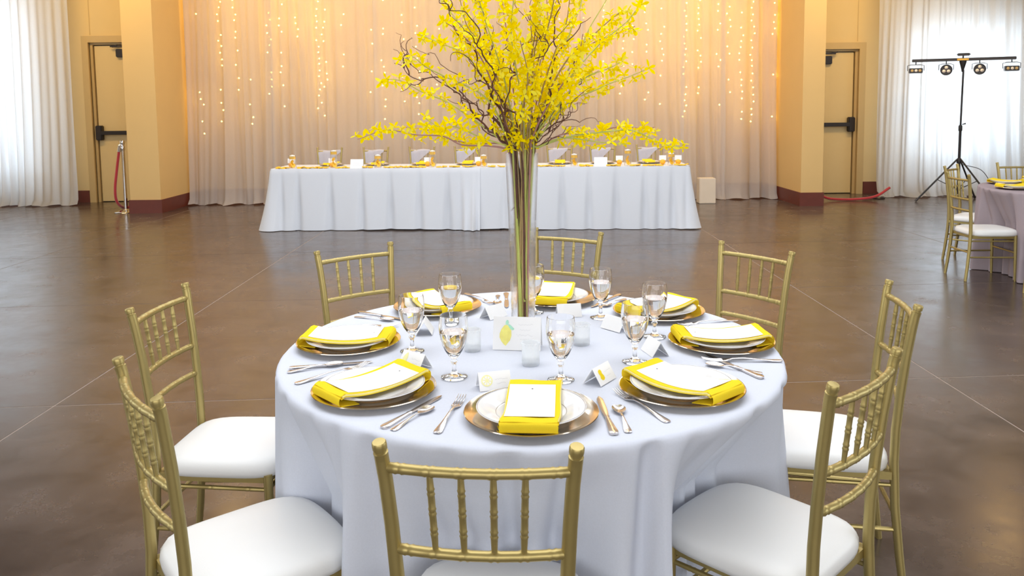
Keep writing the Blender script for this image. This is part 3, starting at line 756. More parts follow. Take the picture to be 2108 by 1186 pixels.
# ---------------------------------------------------------------- goblets
def m_goblet():
    out = [(.001, 0), (.036, 0), (.0375, .0015), (.0365, .003), (.022, .0062), (.010, .011), (.0062, .020), (.0056, .034), (.0066, .040), (.0098, .0445), (.0098, .048), (.0072, .0525), (.0085, .056), (.0150, .062), (.0245, .076), (.0325, .094), (.0385, .116), (.0408, .136), (.0408, .152), (.0388, .170), (.0375, .1775)]
    inn = [(.0363, .1778), (.0372, .170), (.0392, .152), (.0392, .136), (.0369, .116), (.0308, .0945), (.0226, .0775), (.012, .066), (.001, .0625)]
    return MB().lathe(out + inn, 40, cap=False).mesh('goblet', M['glass'], angle=60)
def m_water():
    return MB().lathe([(.001, .0627), (.0118, .0662), (.0224, .0777), (.0306, .0947), (.0367, .1162), (.0385, .130), (.001, .130)], 40, cap=False).mesh('water', M['water'], angle=40)
GM, WM = m_goblet(), m_water()
GOB = [((-.316, 2.414), 'behind the near left plate, left of the middle'), ((-.168, 2.170), 'left of the small votive, between the near left and near plates'), ((.129, 2.136), 'right of the table number card, above the near plate'),
       ((.311, 2.785), 'right of the far plate'), ((.460, 2.541), 'in front of the far right plate'), ((.356, 2.285), 'just above the near right plate'), ((.074, 2.870), 'just behind the tall vase'), ((-.220, 2.723), 'in front of the far left plate')]
for (x, y), wh in GOB:
    t = thing('water_goblet', 'clear glass water goblet ' + wh, 'glass', (x, y, TZ + .0015), 0, 'water goblets on the round table')
    link('goblet_body', GM, t); tag(link('water', WM, t), 'clear water filling the bowl')

# ---------------------------------------------------------------- votives
def m_votive():
    mb = MB().lathe([(.001, 0), (.0245, 0), (.0262, .003), (.0262, .060), (.0272, .064), (.0262, .067), (.0240, .067), (.0232, .062), (.0232, .010), (.001, .008)], 32, cap=False)
    for k in range(14):
        a = 2 * PI * k / 14; mb.lathe([(.0004, -.0024), (.0022, -.001), (.0024, .001), (.0004, .0026)], 6, (.0268 * math.cos(a), .0268 * math.sin(a), .0635), cap=False)
    return mb.mesh('votive', M['ice'])
VM = m_votive(); VW = MB().lathe([(.001, .0102), (.0225, .0102), (.0225, .026), (.001, .026)], 20, cap=False).mesh('wax', M['wax'])
for (x, y), wh in (((-.129, 2.417), 'left of the table number card'), ((.049, 2.273), 'in front of the table number card'), ((.215, 2.465), 'right of the table number card')):
    t = thing('votive_candle', 'small ribbed glass votive candle holder ' + wh, 'candle', (x, y, TZ + .0015), 0, 'votives around the vase')
    link('glass_cup', VM, t); link('candle_wax', VW, t)

# ---------------------------------------------------------------- tent cards
def tent(mb, w_, h, d, th=.0005):
    for s in (-1, 1):
        vs = [(-w_ / 2, s * d, 0), (w_ / 2, s * d, 0), (w_ / 2, 0, h), (-w_ / 2, 0, h)]
        n = Vector((0, s * h, d)).normalized() * th
        mb.add([Vector(p) + n for p in vs] + [Vector(p) - n for p in vs], [(0, 1, 2, 3), (7, 6, 5, 4), (0, 4, 5, 1), (1, 5, 6, 2), (2, 6, 7, 3), (3, 7, 4, 0)])
def face(h, d, off=.0011):
    """maps (x, s) on the outward (-y) face, s = 0 foot .. 1 ridge, to 3D"""
    n = Vector((0, -h, d)).normalized() * off
    def f(x, s): return tuple(Vector((x, -d * (1 - s), h * s)) + n)
    return f
def blob(mb, f, cx, cs, rx, rs, rot=0, tip=0, n=20):
    pts = []
    for k in range(n):
        a = 2 * PI * k / n; x, y = math.cos(a), math.sin(a); y *= 1 + tip * abs(y) ** 6
        x *= 1 - .15 * tip * y
        xr = (x * rx * math.cos(rot) - y * rs * math.sin(rot)); yr = (x * rx * math.sin(rot) + y * rs * math.cos(rot)); pts.append((cx + xr, cs + yr))
    return pts
def print_on(parent, name, f, h, pts, m_):
    """pts in metres across / up the face"""
    MB().add([f(x, y / h) for x, y in pts], [tuple(range(len(pts)))]).build(name, m_, parent, smooth=False)
CMH, CMD, CMW = .043, .027, .088
TENT = MB(); tent(TENT, CMW, CMH, CMD); TENT = TENT.mesh('card', M['paper'], smooth=False)
CARDS = [((-.055, 2.085), 14, 'slice', 'with a pale citrus slice print, behind the near plate'), ((-.290, 2.265), -39.5, 'lemon', 'with a yellow lemon print, behind the near left plate'), ((-.300, 2.630), -88, '', 'seen end-on behind the left goblet'),
         ((-.072, 2.815), 226.8, '', 'turned away, left of the vase'), ((.200, 2.820), 186, '', 'turned away, in front of the far plate'), ((.345, 2.64), 130, '', 'between the goblets in front of the far right plate'),
         ((.430, 2.370), 104, '', 'seen end-on behind the near right goblet'), ((.236, 2.128), 55, 'pear', 'with a bright yellow fruit print, left of the near right plate')]
SLANT = math.hypot(CMH, CMD)
for (x, y), rz, pic, wh in CARDS:
    t = thing('place_card', 'white tent place card ' + wh, 'card', (x, y, TZ + .002), R(rz), 'tent place cards on the round table')
    link('card', TENT, t); f = face(CMH, CMD)
    if pic == 'slice':
        print_on(t, 'citrus_print', f, SLANT, blob(None, f, -.022, .027, .0155, .0155), M['lime_ink'])
        f2 = face(CMH, CMD, .0014)
        for k in range(8):
            a = 2 * PI * k / 8 + .2; r0, r1 = .003, .0125
            print_on(t, 'citrus_segment', f2, SLANT, [(-.022 + r0 * math.cos(a), .027 + r0 * math.sin(a)), (-.022 + r1 * math.cos(a - .3), .027 + r1 * math.sin(a - .3)), (-.022 + r1 * math.cos(a + .3), .027 + r1 * math.sin(a + .3))], M['paper'])
    if pic == 'lemon': print_on(t, 'lemon_print', f, SLANT, blob(None, f, -.026, .027, .0085, .015, -.25, .25), M['lime_ink'])
    if pic == 'pear': print_on(t, 'lemon_print', f, SLANT, [(-.018 + a, .027 + b) for a, b in ((-.004, .014), (.004, .014), (.008, .009), (.006, .002), (.010, -.004), (.010, -.012), (.004, -.016), (-.005, -.015), (-.010, -.009), (-.007, -.002), (-.009, .006), (-.008, .011))], M['napkin'])
    mb = MB(); g = lambda X, Y: f(X, Y / SLANT)
    for (a, b, yy2) in ((.0, .036, .030), (.004, .030, .018)):
        rnd = random.Random(int(rz) + int(yy2 * 1e4)); p = []; X = a
        while X < b: p.append((X, yy2 + rnd.uniform(-.0022, .0022))); X += .0022
        vs = []; fs = []
        for X, Y in p: vs += [g(X, Y - .0003), g(X, Y + .0003)]
        for i in range(len(p) - 1): fs.append((2 * i, 2 * i + 2, 2 * i + 3, 2 * i + 1))
        mb.add(vs, fs)
    if pic: mb.build('printed_text', M['ink'], t, smooth=False)
# table number card
t = thing('table_number_card', 'large white tent card with a watercolour lemon, in front of the vase', 'card', (.012, 2.438, TZ + .002), R(-8))
h_, d_ = .098, .030; mb = MB(); tent(mb, .150, h_, d_); mb.build('card', M['paper'], t, smooth=False)
f = face(h_, d_); SL2 = math.hypot(h_, d_)
lem = [(-.036 + a, .046 + b) for a, b in ((-.004, .030), (.004, .031), (.012, .026), (.018, .014), (.019, -.002), (.015, -.016), (.007, -.026), (.002, -.033), (-.003, -.030), (-.012, -.020), (-.018, -.008), (-.018, .004), (-.013, .018))]
print_on(t, 'lemon_print', f, SL2, lem, M['lemon_ink'])
f2 = face(h_, d_, .0014)
print_on(t, 'leaf_print', f2, SL2, [(-.030 + a, .083 + b) for a, b in ((-.006, -.004), (.0, -.006), (.004, .0), (.002, .008), (-.002, .010), (-.006, .004))], M['leaf_ink'])
print_on(t, 'leaf_print', f2, SL2, [(-.026 + a, .075 + b) for a, b in ((-.003, .004), (.004, .003), (.011, -.003), (.018, -.010), (.014, -.014), (.006, -.012), (.0, -.004))], M['leaf_ink'])
mb = MB()
for q, (a, b, yy2, hh) in enumerate(((.004, .050, .078, .006), (.008, .044, .062, .005), (-.002, .052, .046, .006), (.010, .040, .034, .004))):
    rnd = random.Random(q); p = []; X = a
    while X < b: p.append((X, yy2 + rnd.uniform(-.5, .5) * hh)); X += hh * .4
    vs = []; fs = []
    for X, Y in p: vs += [f(X, (Y - .0003) / SL2), f(X, (Y + .0003) / SL2)]
    for i in range(len(p) - 1): fs.append((2 * i, 2 * i + 2, 2 * i + 3, 2 * i + 1))
    mb.add(vs, fs)
mb.build('printed_text', M['ink'], t, smooth=False)

# ================================================================== VASE AND FLOWERS
VX, VY = .032, 2.545; VZ0, VZ1 = TZ + .0015, 1.372
v = thing('glass_vase', 'tall tapered clear glass cylinder vase in the middle of the round table', 'vase', (VX, VY, VZ0))
hh = VZ1 - VZ0
MB().lathe([(.001, 0), (.036, 0), (.038, .004), (.0405, hh * .3), (.0455, hh * .65), (.0535, hh - .003), (.0530, hh), (.0512, hh), (.0508, hh - .004), (.0430, hh * .65), (.0380, hh * .3), (.0345, .020), (.001, .017)], 56, cap=False).build('vase_body', M['vaseglass'], v, angle=60)
fl = thing('flower_arrangement', 'tall yellow forsythia and dark curly willow branches in the glass vase', 'flowers', (VX, VY, VZ0))
FO = Vector((VX, VY, VZ0))
def cr(P, n=8):
    P = [Vector(p) for p in P]; out = []
    Q = [P[0] * 2 - P[1]] + P + [P[-1] * 2 - P[-2]]
    for i in range(1, len(Q) - 2):
        for k in range(n):
            t = k / n; a, b, c, d = Q[i - 1], Q[i], Q[i + 1], Q[i + 2]
            out.append(.5 * ((2 * b) + (c - a) * t + (2 * a - 5 * b + 4 * c - d) * t * t + (3 * b - a - 3 * c + d) * t ** 3))
    out.append(P[-1]); return out
def m_blossom(v):
    rnd = random.Random(v); mb = MB()
    for k in range(4):
        a = PI / 2 * k + rnd.uniform(-.15, .15); L = .0205 * rnd.uniform(.85, 1.12); cup = rnd.uniform(.25, .75); tw = rnd.uniform(-.3, .3)
        c, s = math.cos(a), math.sin(a); vs = []
        for r, w_ in ((.0012, .0012), (.006, .0036), (.0125, .0048), (.0178, .0036), (.0220, .0007)):
            r *= L / .0205; z = .006 + r * (1 - cup * .3) * math.sin(cup) - 9 * r * r * cup
            for q in (-1, 1): vs.append((c * r - s * q * w_, s * r + c * q * w_, z + q * w_ * tw))
        mb.add(vs, [(2 * i, 2 * i + 2, 2 * i + 3, 2 * i + 1) for i in range(4)], 0 if rnd.random() < .7 else 1)
    mb.lathe([(.0008, -.004), (.0018, .0), (.0022, .006), (.0010, .008)], 5, cap=False, mi=2)
    return mb.mesh('blossom', [M['petal'], M['petal2'], M['throat']], smooth=True, angle=180)
BL = [m_blossom(k) for k in range(6)]
blossoms = []                                             # (position, direction, scale)
rnd = random.Random(21)
def stem_root(rr=.024):
    a = rnd.uniform(0, 6.28); b = a + PI + rnd.uniform(-1.2, 1.2); q = rnd.uniform(.1, 1) * .018; m_ = rnd.uniform(.3, 1) * .040
    z0 = VZ0 + .024 if rnd.random() < .38 else VZ0 + rnd.uniform(.12, .50)
    return Vector((VX + q * math.cos(a), VY + q * math.sin(a), z0)), b, m_
def stem_path(outer):
    """outer: control points beyond the mouth (world)"""
    p0, b, m_ = stem_root(); d = (outer[0] - Vector((VX, VY, VZ1))); d.z = 0
    if d.length > .01: d = d.normalized() * .040
    else: d = Vector((m_ * math.cos(b), m_ * math.sin(b), 0)) * .8
    mouth = Vector((VX, VY, VZ1)) + d * rnd.uniform(.55, 1.0)
    mid = p0.lerp(mouth, .55); mid.x = VX + (mid.x - VX) * .9
    return cr([p0, mid, mouth] + list(outer), 7)
def forsythia(outer, start=.42, step=.019, r0=.0042, mt='stem', sc=1.0, jit=.012):
    P = stem_path(outer); n = len(P)
    MB().tube([p - FO for p in P], [r0 * (1 - .72 * i / (n - 1)) for i in range(n)], 6).build('forsythia_branch', M[mt], fl)
    L = [0]
    for a, b in zip(P, P[1:]): L.append(L[-1] + (b - a).length)
    zi = next((i for i, p in enumerate(P) if p.z > VZ1 - .005 and i > 6), 10); s0 = L[zi] + (L[-1] - L[zi]) * start; s = s0
    while s < L[-1] + .004:
        i = max(j for j in range(n) if L[j] <= s + 1e-9) if s < L[-1] else n - 2; i = min(i, n - 2)
        t = (s - L[i]) / max(1e-6, L[i + 1] - L[i]); p = P[i].lerp(P[i + 1], min(t, 1)); ax = (P[i + 1] - P[i]).normalized()
        for q in range(2 if rnd.random() < .5 else 1):
            o = Vector((rnd.gauss(0, 1), rnd.gauss(0, 1), rnd.gauss(0, 1))); o -= ax * o.dot(ax)
            if o.length < .01: continue
            o.normalize(); dirn = (o + ax * .35).normalized()
            blossoms.append((p + o * rnd.uniform(.003, jit), dirn, sc * rnd.uniform(.75, 1.2)))
        s += step * rnd.uniform(.6, 1.5)
def px(path, k=0.0, Y0=VY):
    """photo directions to points at growing or shrinking depth k away from the vase"""
    c = Vector((1076, 318)); out = []
    for u, v_ in path:
        d = (Vector((u, v_)) - c).length / 650; out.append(wy(u, v_, Y0 + k * d))
    return out
BR = [([(1035, 305), (1000, 300), (950, 298), (913, 281), (853, 277), (795, 268), (736, 287)], .05), ([(1040, 300), (990, 283), (940, 262), (905, 262), (870, 240)], -.35), ([(1030, 296), (980, 296), (930, 288), (880, 268), (835, 262)], .45),
      ([(1040, 296), (1005, 268), (949, 228), (917, 208), (870, 190), (824, 166), (786, 163)], .1), ([(1045, 290), (1020, 228), (985, 190), (913, 156), (874, 136), (849, 117), (826, 130)], -.25),
      ([(1048, 290), (1030, 230), (990, 150), (950, 108), (905, 88), (864, 71)], .3), ([(1050, 280), (1020, 190), (985, 110), (940, 62), (913, 44)], -.2), ([(1052, 280), (1025, 180), (985, 90), (940, 40), (905, 0)], .5),
      ([(1060, 280), (1040, 170), (1015, 90), (995, 30), (975, -40)], -.3), ([(1066, 280), (1055, 170), (1045, 80), (1035, 10), (1030, -60)], .4), ([(1060, 280), (1035, 190), (1010, 130), (985, 85), (960, 50), (945, -10)], .1),
      ([(1110, 302), (1160, 284), (1230, 292), (1269, 296), (1290, 297)], -.3), ([(1112, 300), (1160, 276), (1215, 276), (1269, 262), (1323, 264), (1347, 262)], .25), ([(1112, 302), (1170, 282), (1240, 272), (1298, 268), (1335, 282), (1372, 298), (1404, 303)], .05),
      ([(1105, 290), (1152, 228), (1180, 205), (1226, 185), (1255, 172), (1294, 158), (1338, 140)], .1), ([(1102, 280), (1140, 230), (1180, 180), (1215, 155), (1250, 142), (1281, 127)], -.25),
      ([(1100, 280), (1140, 190), (1180, 130), (1216, 92), (1255, 74), (1283, 64), (1307, 54)], .3), ([(1098, 280), (1130, 190), (1170, 120), (1215, 78), (1250, 46), (1270, 30), (1287, 18)], -.1),
      ([(1100, 290), (1130, 240), (1165, 195), (1200, 163), (1232, 146)], .5), ([(1092, 280), (1110, 180), (1120, 110), (1128, 60), (1125, -10)], .3), ([(1094, 280), (1118, 180), (1145, 100), (1165, 50), (1175, -20)], -.25),
      ([(1090, 280), (1095, 190), (1100, 110), (1112, 40), (1105, -50)], -.5), ([(1095, 280), (1122, 200), (1150, 130), (1172, 70), (1195, 10), (1205, -60)], .45), ([(1096, 285), (1120, 230), (1160, 170), (1190, 120), (1200, 70)], -.5),
      ([(1100, 284), (1135, 215), (1190, 140), (1240, 85), (1290, 45), (1320, 5)], .0), ([(1080, 285), (1075, 210), (1062, 140), (1052, 60), (1060, -20)], -.6)]
for path, kd in BR: forsythia(px(path, kd), start=.30 if len(path) > 6 else .34, mt=rnd.choice(['stem', 'stempink', 'stemgreen', 'stemgreen']))
# bare green shoot on the right
P = stem_path(px([(1098, 280), (1140, 190), (1190, 110), (1215, 55), (1248, 0), (1265, -40)], .2)); MB().tube([p - FO for p in P], [.0035 * (1 - .6 * i / len(P)) for i in range(len(P))], 6).build('forsythia_branch', M['stemgreen'], fl)
# low dense ring of short blossoming sprays just above the mouth, all round
for k in range(11):
    a = 2 * PI * k / 11 + rnd.uniform(-.2, .2); rr = rnd.uniform(.05, .13); hz = rnd.uniform(.04, .22)
    forsythia([Vector((VX + rr * .45 * math.cos(a), VY + rr * .45 * math.sin(a), VZ1 + hz * .5)), Vector((VX + rr * math.cos(a), VY + rr * math.sin(a), VZ1 + hz))], start=.12, step=.015, r0=.003, jit=.016)
# branches toward and away from the viewer and upward
for k in range(7):
    a = rnd.choice([-1, 1]) * PI / 2 + rnd.uniform(-.8, .8); rr = rnd.uniform(.12, .38); hz = rnd.uniform(.25, .62)
    forsythia([Vector((VX + rr * .3 * math.cos(a), VY + rr * .3 * math.sin(a), VZ1 + hz * .35)), Vector((VX + rr * .68 * math.cos(a + .1), VY + rr * .68 * math.sin(a + .1), VZ1 + hz * .7)), Vector((VX + rr * math.cos(a), VY + rr * math.sin(a), VZ1 + hz))], start=.3, step=.024)
# curly willow
def willow(path, kd, r0=.0042, curl=.012, seed=0, twigs=3, inner=True):
    w_ = random.Random(seed); base = px(path, kd); P = stem_path(base) if inner else cr(base, 7)
    ph = [w_.uniform(0, 6.28) for _ in range(4)]; out = []; n = len(P); L = 0
    for i, p in enumerate(P):
        if i: L += (P[i] - P[i - 1]).length
        k = max(0, min(1, (i - (12 if inner else 0)) / 14)) * curl
        out.append(p + Vector((math.sin(L * 42 + ph[0]) + .5 * math.sin(L * 95 + ph[1]), math.cos(L * 37 + ph[2]), math.sin(L * 48 + ph[3]))) * k)
    mb = MB(); mb.tube([p - FO for p in out], [r0 * (1 - .8 * i / (n - 1)) for i in range(n)], 6)
    for q in range(twigs):
        i = w_.randint(min(n - 4, 18 if inner else 4), n - 3); p = out[i]; ax = (out[i + 1] - out[i - 1]).normalized()
        d = (ax + Vector((w_.gauss(0, .6), w_.gauss(0, .5), w_.gauss(.15, .5)))).normalized(); pts = [p]; pp = [w_.uniform(0, 6.28) for _ in range(2)]; ll = w_.uniform(.07, .17)
        for j in range(1, 16): pts.append(p + d * ll * j / 15 + Vector((math.sin(j * .9 + pp[0]) - math.sin(pp[0]), math.cos(j * .7), math.sin(j * .8 + pp[1]) - math.sin(pp[1]))) * .0075 * min(1, j / 5))
        pts[0] = p
        mb.tube([x - FO for x in pts], [r0 * .45 * (1 - .7 * j / 15) for j in range(16)], 5)
    mb.build('willow_branch', M['willow'], fl)
WB = [([(1035, 290), (1000, 265), (960, 205), (925, 175), (880, 160), (840, 158), (818, 132)], .0, .0052, .012), ([(1038, 290), (1005, 240), (975, 225), (935, 190), (905, 165), (860, 145), (815, 108)], .2, .004, .013), ([(1040, 285), (1010, 215), (995, 150), (965, 90), (930, 40), (920, -20)], -.1, .0058, .009),
      ([(1045, 285), (1020, 200), (1000, 120), (975, 60), (950, 20), (905, 5)], -.3, .0048, .012), ([(1050, 285), (1030, 210), (1012, 140), (1002, 80), (990, 30), (1000, -30)], .2, .0055, .008), ([(1100, 285), (1122, 230), (1132, 180), (1142, 110), (1145, 40), (1150, -30)], -.15, .0058, .007),
      ([(1092, 280), (1100, 220), (1098, 170), (1096, 120), (1100, 60), (1085, -10)], .1, .0045, .012), ([(1075, 280), (1080, 210), (1090, 150), (1110, 115), (1125, 80), (1100, 50)], -.4, .004, .014), ([(1062, 285), (1050, 200), (1052, 150), (1070, 110), (1090, 95), (1100, 60)], -.5, .0038, .014),
      ([(1105, 292), (1150, 245), (1170, 205), (1190, 150), (1185, 100), (1190, 80)], .2, .0038, .012), ([(1102, 292), (1140, 270), (1175, 225), (1215, 180)], -.2, .0036, .010), ([(1040, 290), (1015, 270), (985, 235), (970, 200), (950, 165), (900, 120), (850, 95)], .35, .0036, .014),
      ([(1108, 300), (1125, 285), (1150, 262)], 0, .0038, .006), ([(1048, 280), (1035, 225), (1015, 185), (980, 160), (955, 120), (935, 130)], -.4, .0036, .016)]
for k, (pth, kd, r0, cu) in enumerate(WB): willow(pth, kd, r0, cu, k + 50, 4)
willow([(1060, 340), (1058, 380), (1064, 410), (1052, 436)], 0, .0042, .003, 99, 0, False)
for k in range(3):                                        # plain stems crowding the vase
    p0, b, m_ = stem_root(); p1 = Vector((VX + m_ * math.cos(b), VY + m_ * math.sin(b), VZ1 + rnd.uniform(.0, .12)))
    MB().tube([q - FO for q in cr([p0, p0.lerp(p1, .5) + Vector((rnd.uniform(-.004, .004), 0, 0)), p1], 5)], rnd.uniform(.003, .005), 6).build('bare_stem', M[rnd.choice(['stem', 'stempink', 'stemgreen'])], fl)
# blossoms: the ones nearest the viewer singly, the rest joined
blossoms.sort(key=lambda b: b[0].y)
for i, (p, d, s) in enumerate(blossoms[:300]):
    o = bpy.data.objects.new('blossom', BL[i % 6]); COL.objects.link(o); o.parent = fl; o.location = p - FO
    o.rotation_euler = (d.to_track_quat('Z', 'Y').to_matrix() @ Matrix.Rotation(rnd.uniform(0, 1.5), 3, 'Z')).to_euler(); o.scale = (s, s, s)
mb = MB()
for i, (p, d, s) in enumerate(blossoms[300:]):
    rm = d.to_track_quat('Z', 'Y').to_matrix() @ Matrix.Rotation(rnd.uniform(0, 1.5), 3, 'Z'); me = BL[i % 6]
    mb.add([p - FO + rm @ (q.co * s) for q in me.vertices], [tuple(f.vertices) for f in me.polygons]); mb.m[-len(me.polygons):] = [f.material_index for f in me.polygons]
o = mb.build('blossom_mass', [M['petal'], M['petal2'], M['throat']], fl, angle=180); o['kind'] = 'stuff'
print('blossoms', len(blossoms))

# ================================================================== HEAD TABLE
HZ = .785; HC = Vector((-.415, 10.385, 0)); HY = R(-2.6); HL = 2.66; HW = .38
def hl(x, y): c, s = math.cos(HY), math.sin(HY); return Vector((HC.x + x * c - y * s, HC.y + x * s + y * c, 0))
def local_x(u):                                            # local x of the front edge seen at photo column u
    p = wy(u, 420, 9.95); return (p.x - HC.x) / math.cos(HY)
for s, wh in ((-1, 'left half'), (1, 'right half')):
    p = hl(s * HL / 2, 0); t = thing('banquet_table', 'long folding banquet table hidden under the white cloth, %s of the head table' % wh, 'table', (p.x, p.y, 0), HY, 'head table tables')
    bevelbox('tabletop', -HL / 2 + .012, HL / 2 - .012, -HW + .012, HW - .012, HZ - .032, HZ - .004, .006, M['wood'], t)
    for a in (-1, 1):
        for b in (-1, 1): MB().tube([(a * 1.05, b * .28, 0), (a * 1.05, b * .28, HZ - .03)], .014, 8).build('leg', M['black'], t)
def long_cloth(side, creases, seed, label):
    rnd = random.Random(seed); e = .0
    # perimeter: front seam -> front outer corner -> side -> back corner -> back seam (local, mirrored by side)
    seamx = .03 if side < 0 else 0; rc = .03
    path = []; n1 = 170
    for i in range(n1 + 1): path.append((seamx + (side * (HL - rc) - seamx) * i / n1, -HW, 0, -1))
    for i in range(1, 9): a = PI / 2 * i / 9; path.append((side * (HL - rc + rc * math.sin(a)), -HW + rc - rc * math.cos(a), side * math.sin(a), -math.cos(a)))
    for i in range(41): path.append((side * HL, -HW + rc + (2 * HW - 2 * rc) * i / 40, side, 0))
    for i in range(1, 9): a = PI / 2 * i / 9; path.append((side * (HL - rc + rc * math.cos(a)), HW - rc + rc * math.sin(a), side * math.cos(a), math.sin(a)))
    for i in range(81): path.append((side * (HL - rc) + (seamx - side * (HL - rc)) * i / 80, HW, 0, 1))
    ph = [rnd.uniform(0, 6.28) for _ in range(4)]
    vs = []; fs = []; NR = 22; W = len(path)
    for r in range(NR + 1):
        t = r / NR; z = HZ - .0 - (HZ - .008) * t
        for (x, y, nx, ny) in path:
            fl_ = .004 + (.006 if side < 0 else 0) + .05 * t
            if ny < -.5:
                c = sum(math.exp(-((x - cx_) / (.018 + .030 * t)) ** 2) * dep for cx_, dep in creases)
                fl_ += .045 * t - (.052 * min(t * 1.6, 1)) * c + .010 * t * math.sin(9 * x + ph[0])
                dm = (x - seamx) * side
                if side < 0: fl_ += (.040 * t ** 1.3) * (math.sin(dm * 62 + ph[2]) * .7 + math.sin(dm * 101) * .3) * math.exp(-((dm - .10) / .13) ** 2) + .06 * t * t * math.exp(-((dm - .10) / .14) ** 2)
                fl_ += .07 * t * t * math.exp(-((abs(x) - HL) / .25) ** 2)
            else: fl_ += .022 * t * math.sin(15 * (x + y) + ph[1]) + .03 * t
            zz = z
            if r == NR: zz = .006 + .012 * max(0, math.sin(2.3 * x + ph[3])) * (ny < -.5)
            if r == 0: fl_ = 0
            vs.append((x + nx * fl_ * 1.0, y + ny * fl_, zz))
    for r in range(NR):
        for k in range(W - 1): fs.append((r * W + k, r * W + k + 1, (r + 1) * W + k + 1, (r + 1) * W + k))
    b = len(vs); x0, x1 = sorted((seamx, side * (HL - .0))); 
    mb = MB().add(vs, fs)
    mb.add([(x0, -HW, HZ), (x1, -HW, HZ), (x1, HW, HZ), (x0, HW, HZ)], [(0, 1, 2, 3)])
    tag(mb.build('tablecloth', M['cloth_white'], None, (HC.x, HC.y, .0015 if side < 0 else 0), HY, angle=70), label, 'tablecloth', 'white cloths of the head table')
lx = local_x
long_cloth(-1, [(lx(u), d) for u, d in ((577, .8), (612, 1), (680, 1), (746, 1), (805, 1), (866, 1), (924, 1.1), (950, .5))], 3, 'white cloth over the left half of the head table, bunched at its right end')
long_cloth(1, [(lx(u), d) for u, d in ((1040, .5), (1100, .9), (1160, 1), (1215, 1), (1270, 1), (1328, 1), (1358, .8), (1385, .9), (1412, .6))], 4, 'white floor-length cloth over the right half of the head table')

# chairs behind the head table
cu = [673, 770, 866, 960, 1150, 1238, 1333]
cn = ['leftmost', 'second from the left', 'third from the left', 'fourth from the left', 'third from the right', 'second from the right', 'rightmost']
for k, u in enumerate(cu):
    X = wy(u, 310, 11.3).x; yaw = R(180) + HY
    o = dup(c0, (X, 11.06 - .045 * X, 0), yaw, 'gold chiavari chair behind the head table, ' + cn[k], 'gold chiavari chairs behind the head table'); o.scale = (1.0, 1, 1.085)
    # shawl over one post and the top rail, cut diagonally; built in the chair's own frame
    rs = random.Random(k); wd = .30 if k else .36
    def shawl(u_, v_, wd=wd, k=k):
        # sheet over the rail: v 0 back hem (away from the viewer) .. 1 front hem
        x = .185 - wd * u_ ; drop = (.30 * (1 - u_ * .92))
        s = (v_ - .5) * 2; z = .958 - drop * abs(s) ** 1.1; y = -.242 - .0155 * math.copysign(min(1, abs(s) * 5), s) + .25 * 0
        y += .022 * (.958 - z) / .3 + .004 * math.sin(22 * u_ + k); y -= .018 * math.copysign(abs(s) ** .5, s) * .3
        return (x, y - .012, z + .004 * math.sin(9 * u_ + k))
    sh_ = MB().grid(shawl, 14, 20).build('draped_shawl', M['shawl'], None, (X, 11.06 - .045 * X, 0), yaw, angle=180)
    tag(sh_, 'lavender grey cloth hung diagonally over the head table chair ' + cn[k], 'cloth', 'cloths over the head table chairs')

# place settings on the head table
for k, u in enumerate(cu):
    p = wy(u + 2, 334, 10.45); q = hl((p.x - HC.x), .17)
    setting(q.x, q.y, HZ, 90 + math.degrees(HY), 'head table place ' + cn[k], 'on the head table', k, full=False)
# tall glass cylinders with citrus slices and floating candles
def jar(u, vtop, wh):
    p = hl(local_x(u) * 1.0, -.27); h = max(.12, wy(u, vtop, p.y).z - HZ)
    t = thing('candle_cylinder', 'citrus-filled glass cylinder with golden candle, ' + wh, 'vase', (p.x, p.y, HZ + .001), 0, 'glass cylinders on the head table')
    r = .043
    MB().lathe([(.001, 0), (r, 0), (r + .001, .003), (r + .001, h), (r - .002, h), (r - .002, .008), (.001, .006)], 28, cap=False).build('cylinder', M['vaseglass'], t)
    for j, (z, a) in enumerate(((.035, .4), (.062, 2.2), (h * .5, 4.2))):
        m_ = Matrix.Rotation(a, 3, 'Z') @ Matrix.Rotation(R(70), 3, 'X'); mb = MB().lathe([(.001, -.003), (.026, -.003), (.028, 0), (.026, .003), (.001, .003)], 14, cap=False)
        mb.v = [tuple(m_ @ Vector(q) + Vector((.008 * math.cos(a), .008 * math.sin(a), z))) for q in mb.v]; mb.build('citrus_slice', M['slice'], t)
    MB().lathe([(.001, h - .050), (r - .004, h - .050), (r - .004, h - .016), (.001, h - .016)], 22, cap=False).build('candle', M['candle_y'], t)
    MB().lathe([(.001, h - .014), (r - .010, h - .014), (r - .008, h - .004), (.006, h + .004), (.001, h + .006)], 22, cap=False).build('candle_top', M['wax'], t)
for u, vt, wh in ((595, 320, 'at the left end of the head table'), (683, 310, 'in front of the leftmost head table chair'), (776, 319, 'in front of the second chair from the left'), (891, 310, 'right of the third chair from the left'), (998, 319, 'just left of the glass vase'), (1186, 317, 'right of the third chair from the right'), (1296, 308, 'left of the rightmost head table chair'), (1385, 315, 'at the right end of the head table')): jar(u, vt, wh)
# citrus fruits holding white place cards
def fruitcard(u, wh, y=-.12):
    p = hl(local_x(u), y); t = thing('card_holder', 'citrus fruit holding a white card, ' + wh, 'place card', (p.x, p.y, HZ + .001), HY, 'citrus card holders on the head table')
    MB().lathe([(.001, 0), (.018, .003), (.032, .018), (.036, .034), (.031, .052), (.016, .064), (.001, .066)], 18, cap=False).build('citrus_fruit', M['orange'], t)
    MB().box(-.045, .045, -.001, .001, .056, .118).build('card', M['paper'], t, smooth=False)
for u, wh in ((584, 'left of the leftmost glass cylinder'), (672, 'left of the second glass cylinder'), (877, 'left of the fourth glass cylinder'), (985, 'left of the fifth glass cylinder'), (1281, 'left of the seventh glass cylinder'), (1371, 'left of the rightmost glass cylinder'), (1403, 'at the right corner of the head table')): fruitcard(u, wh)
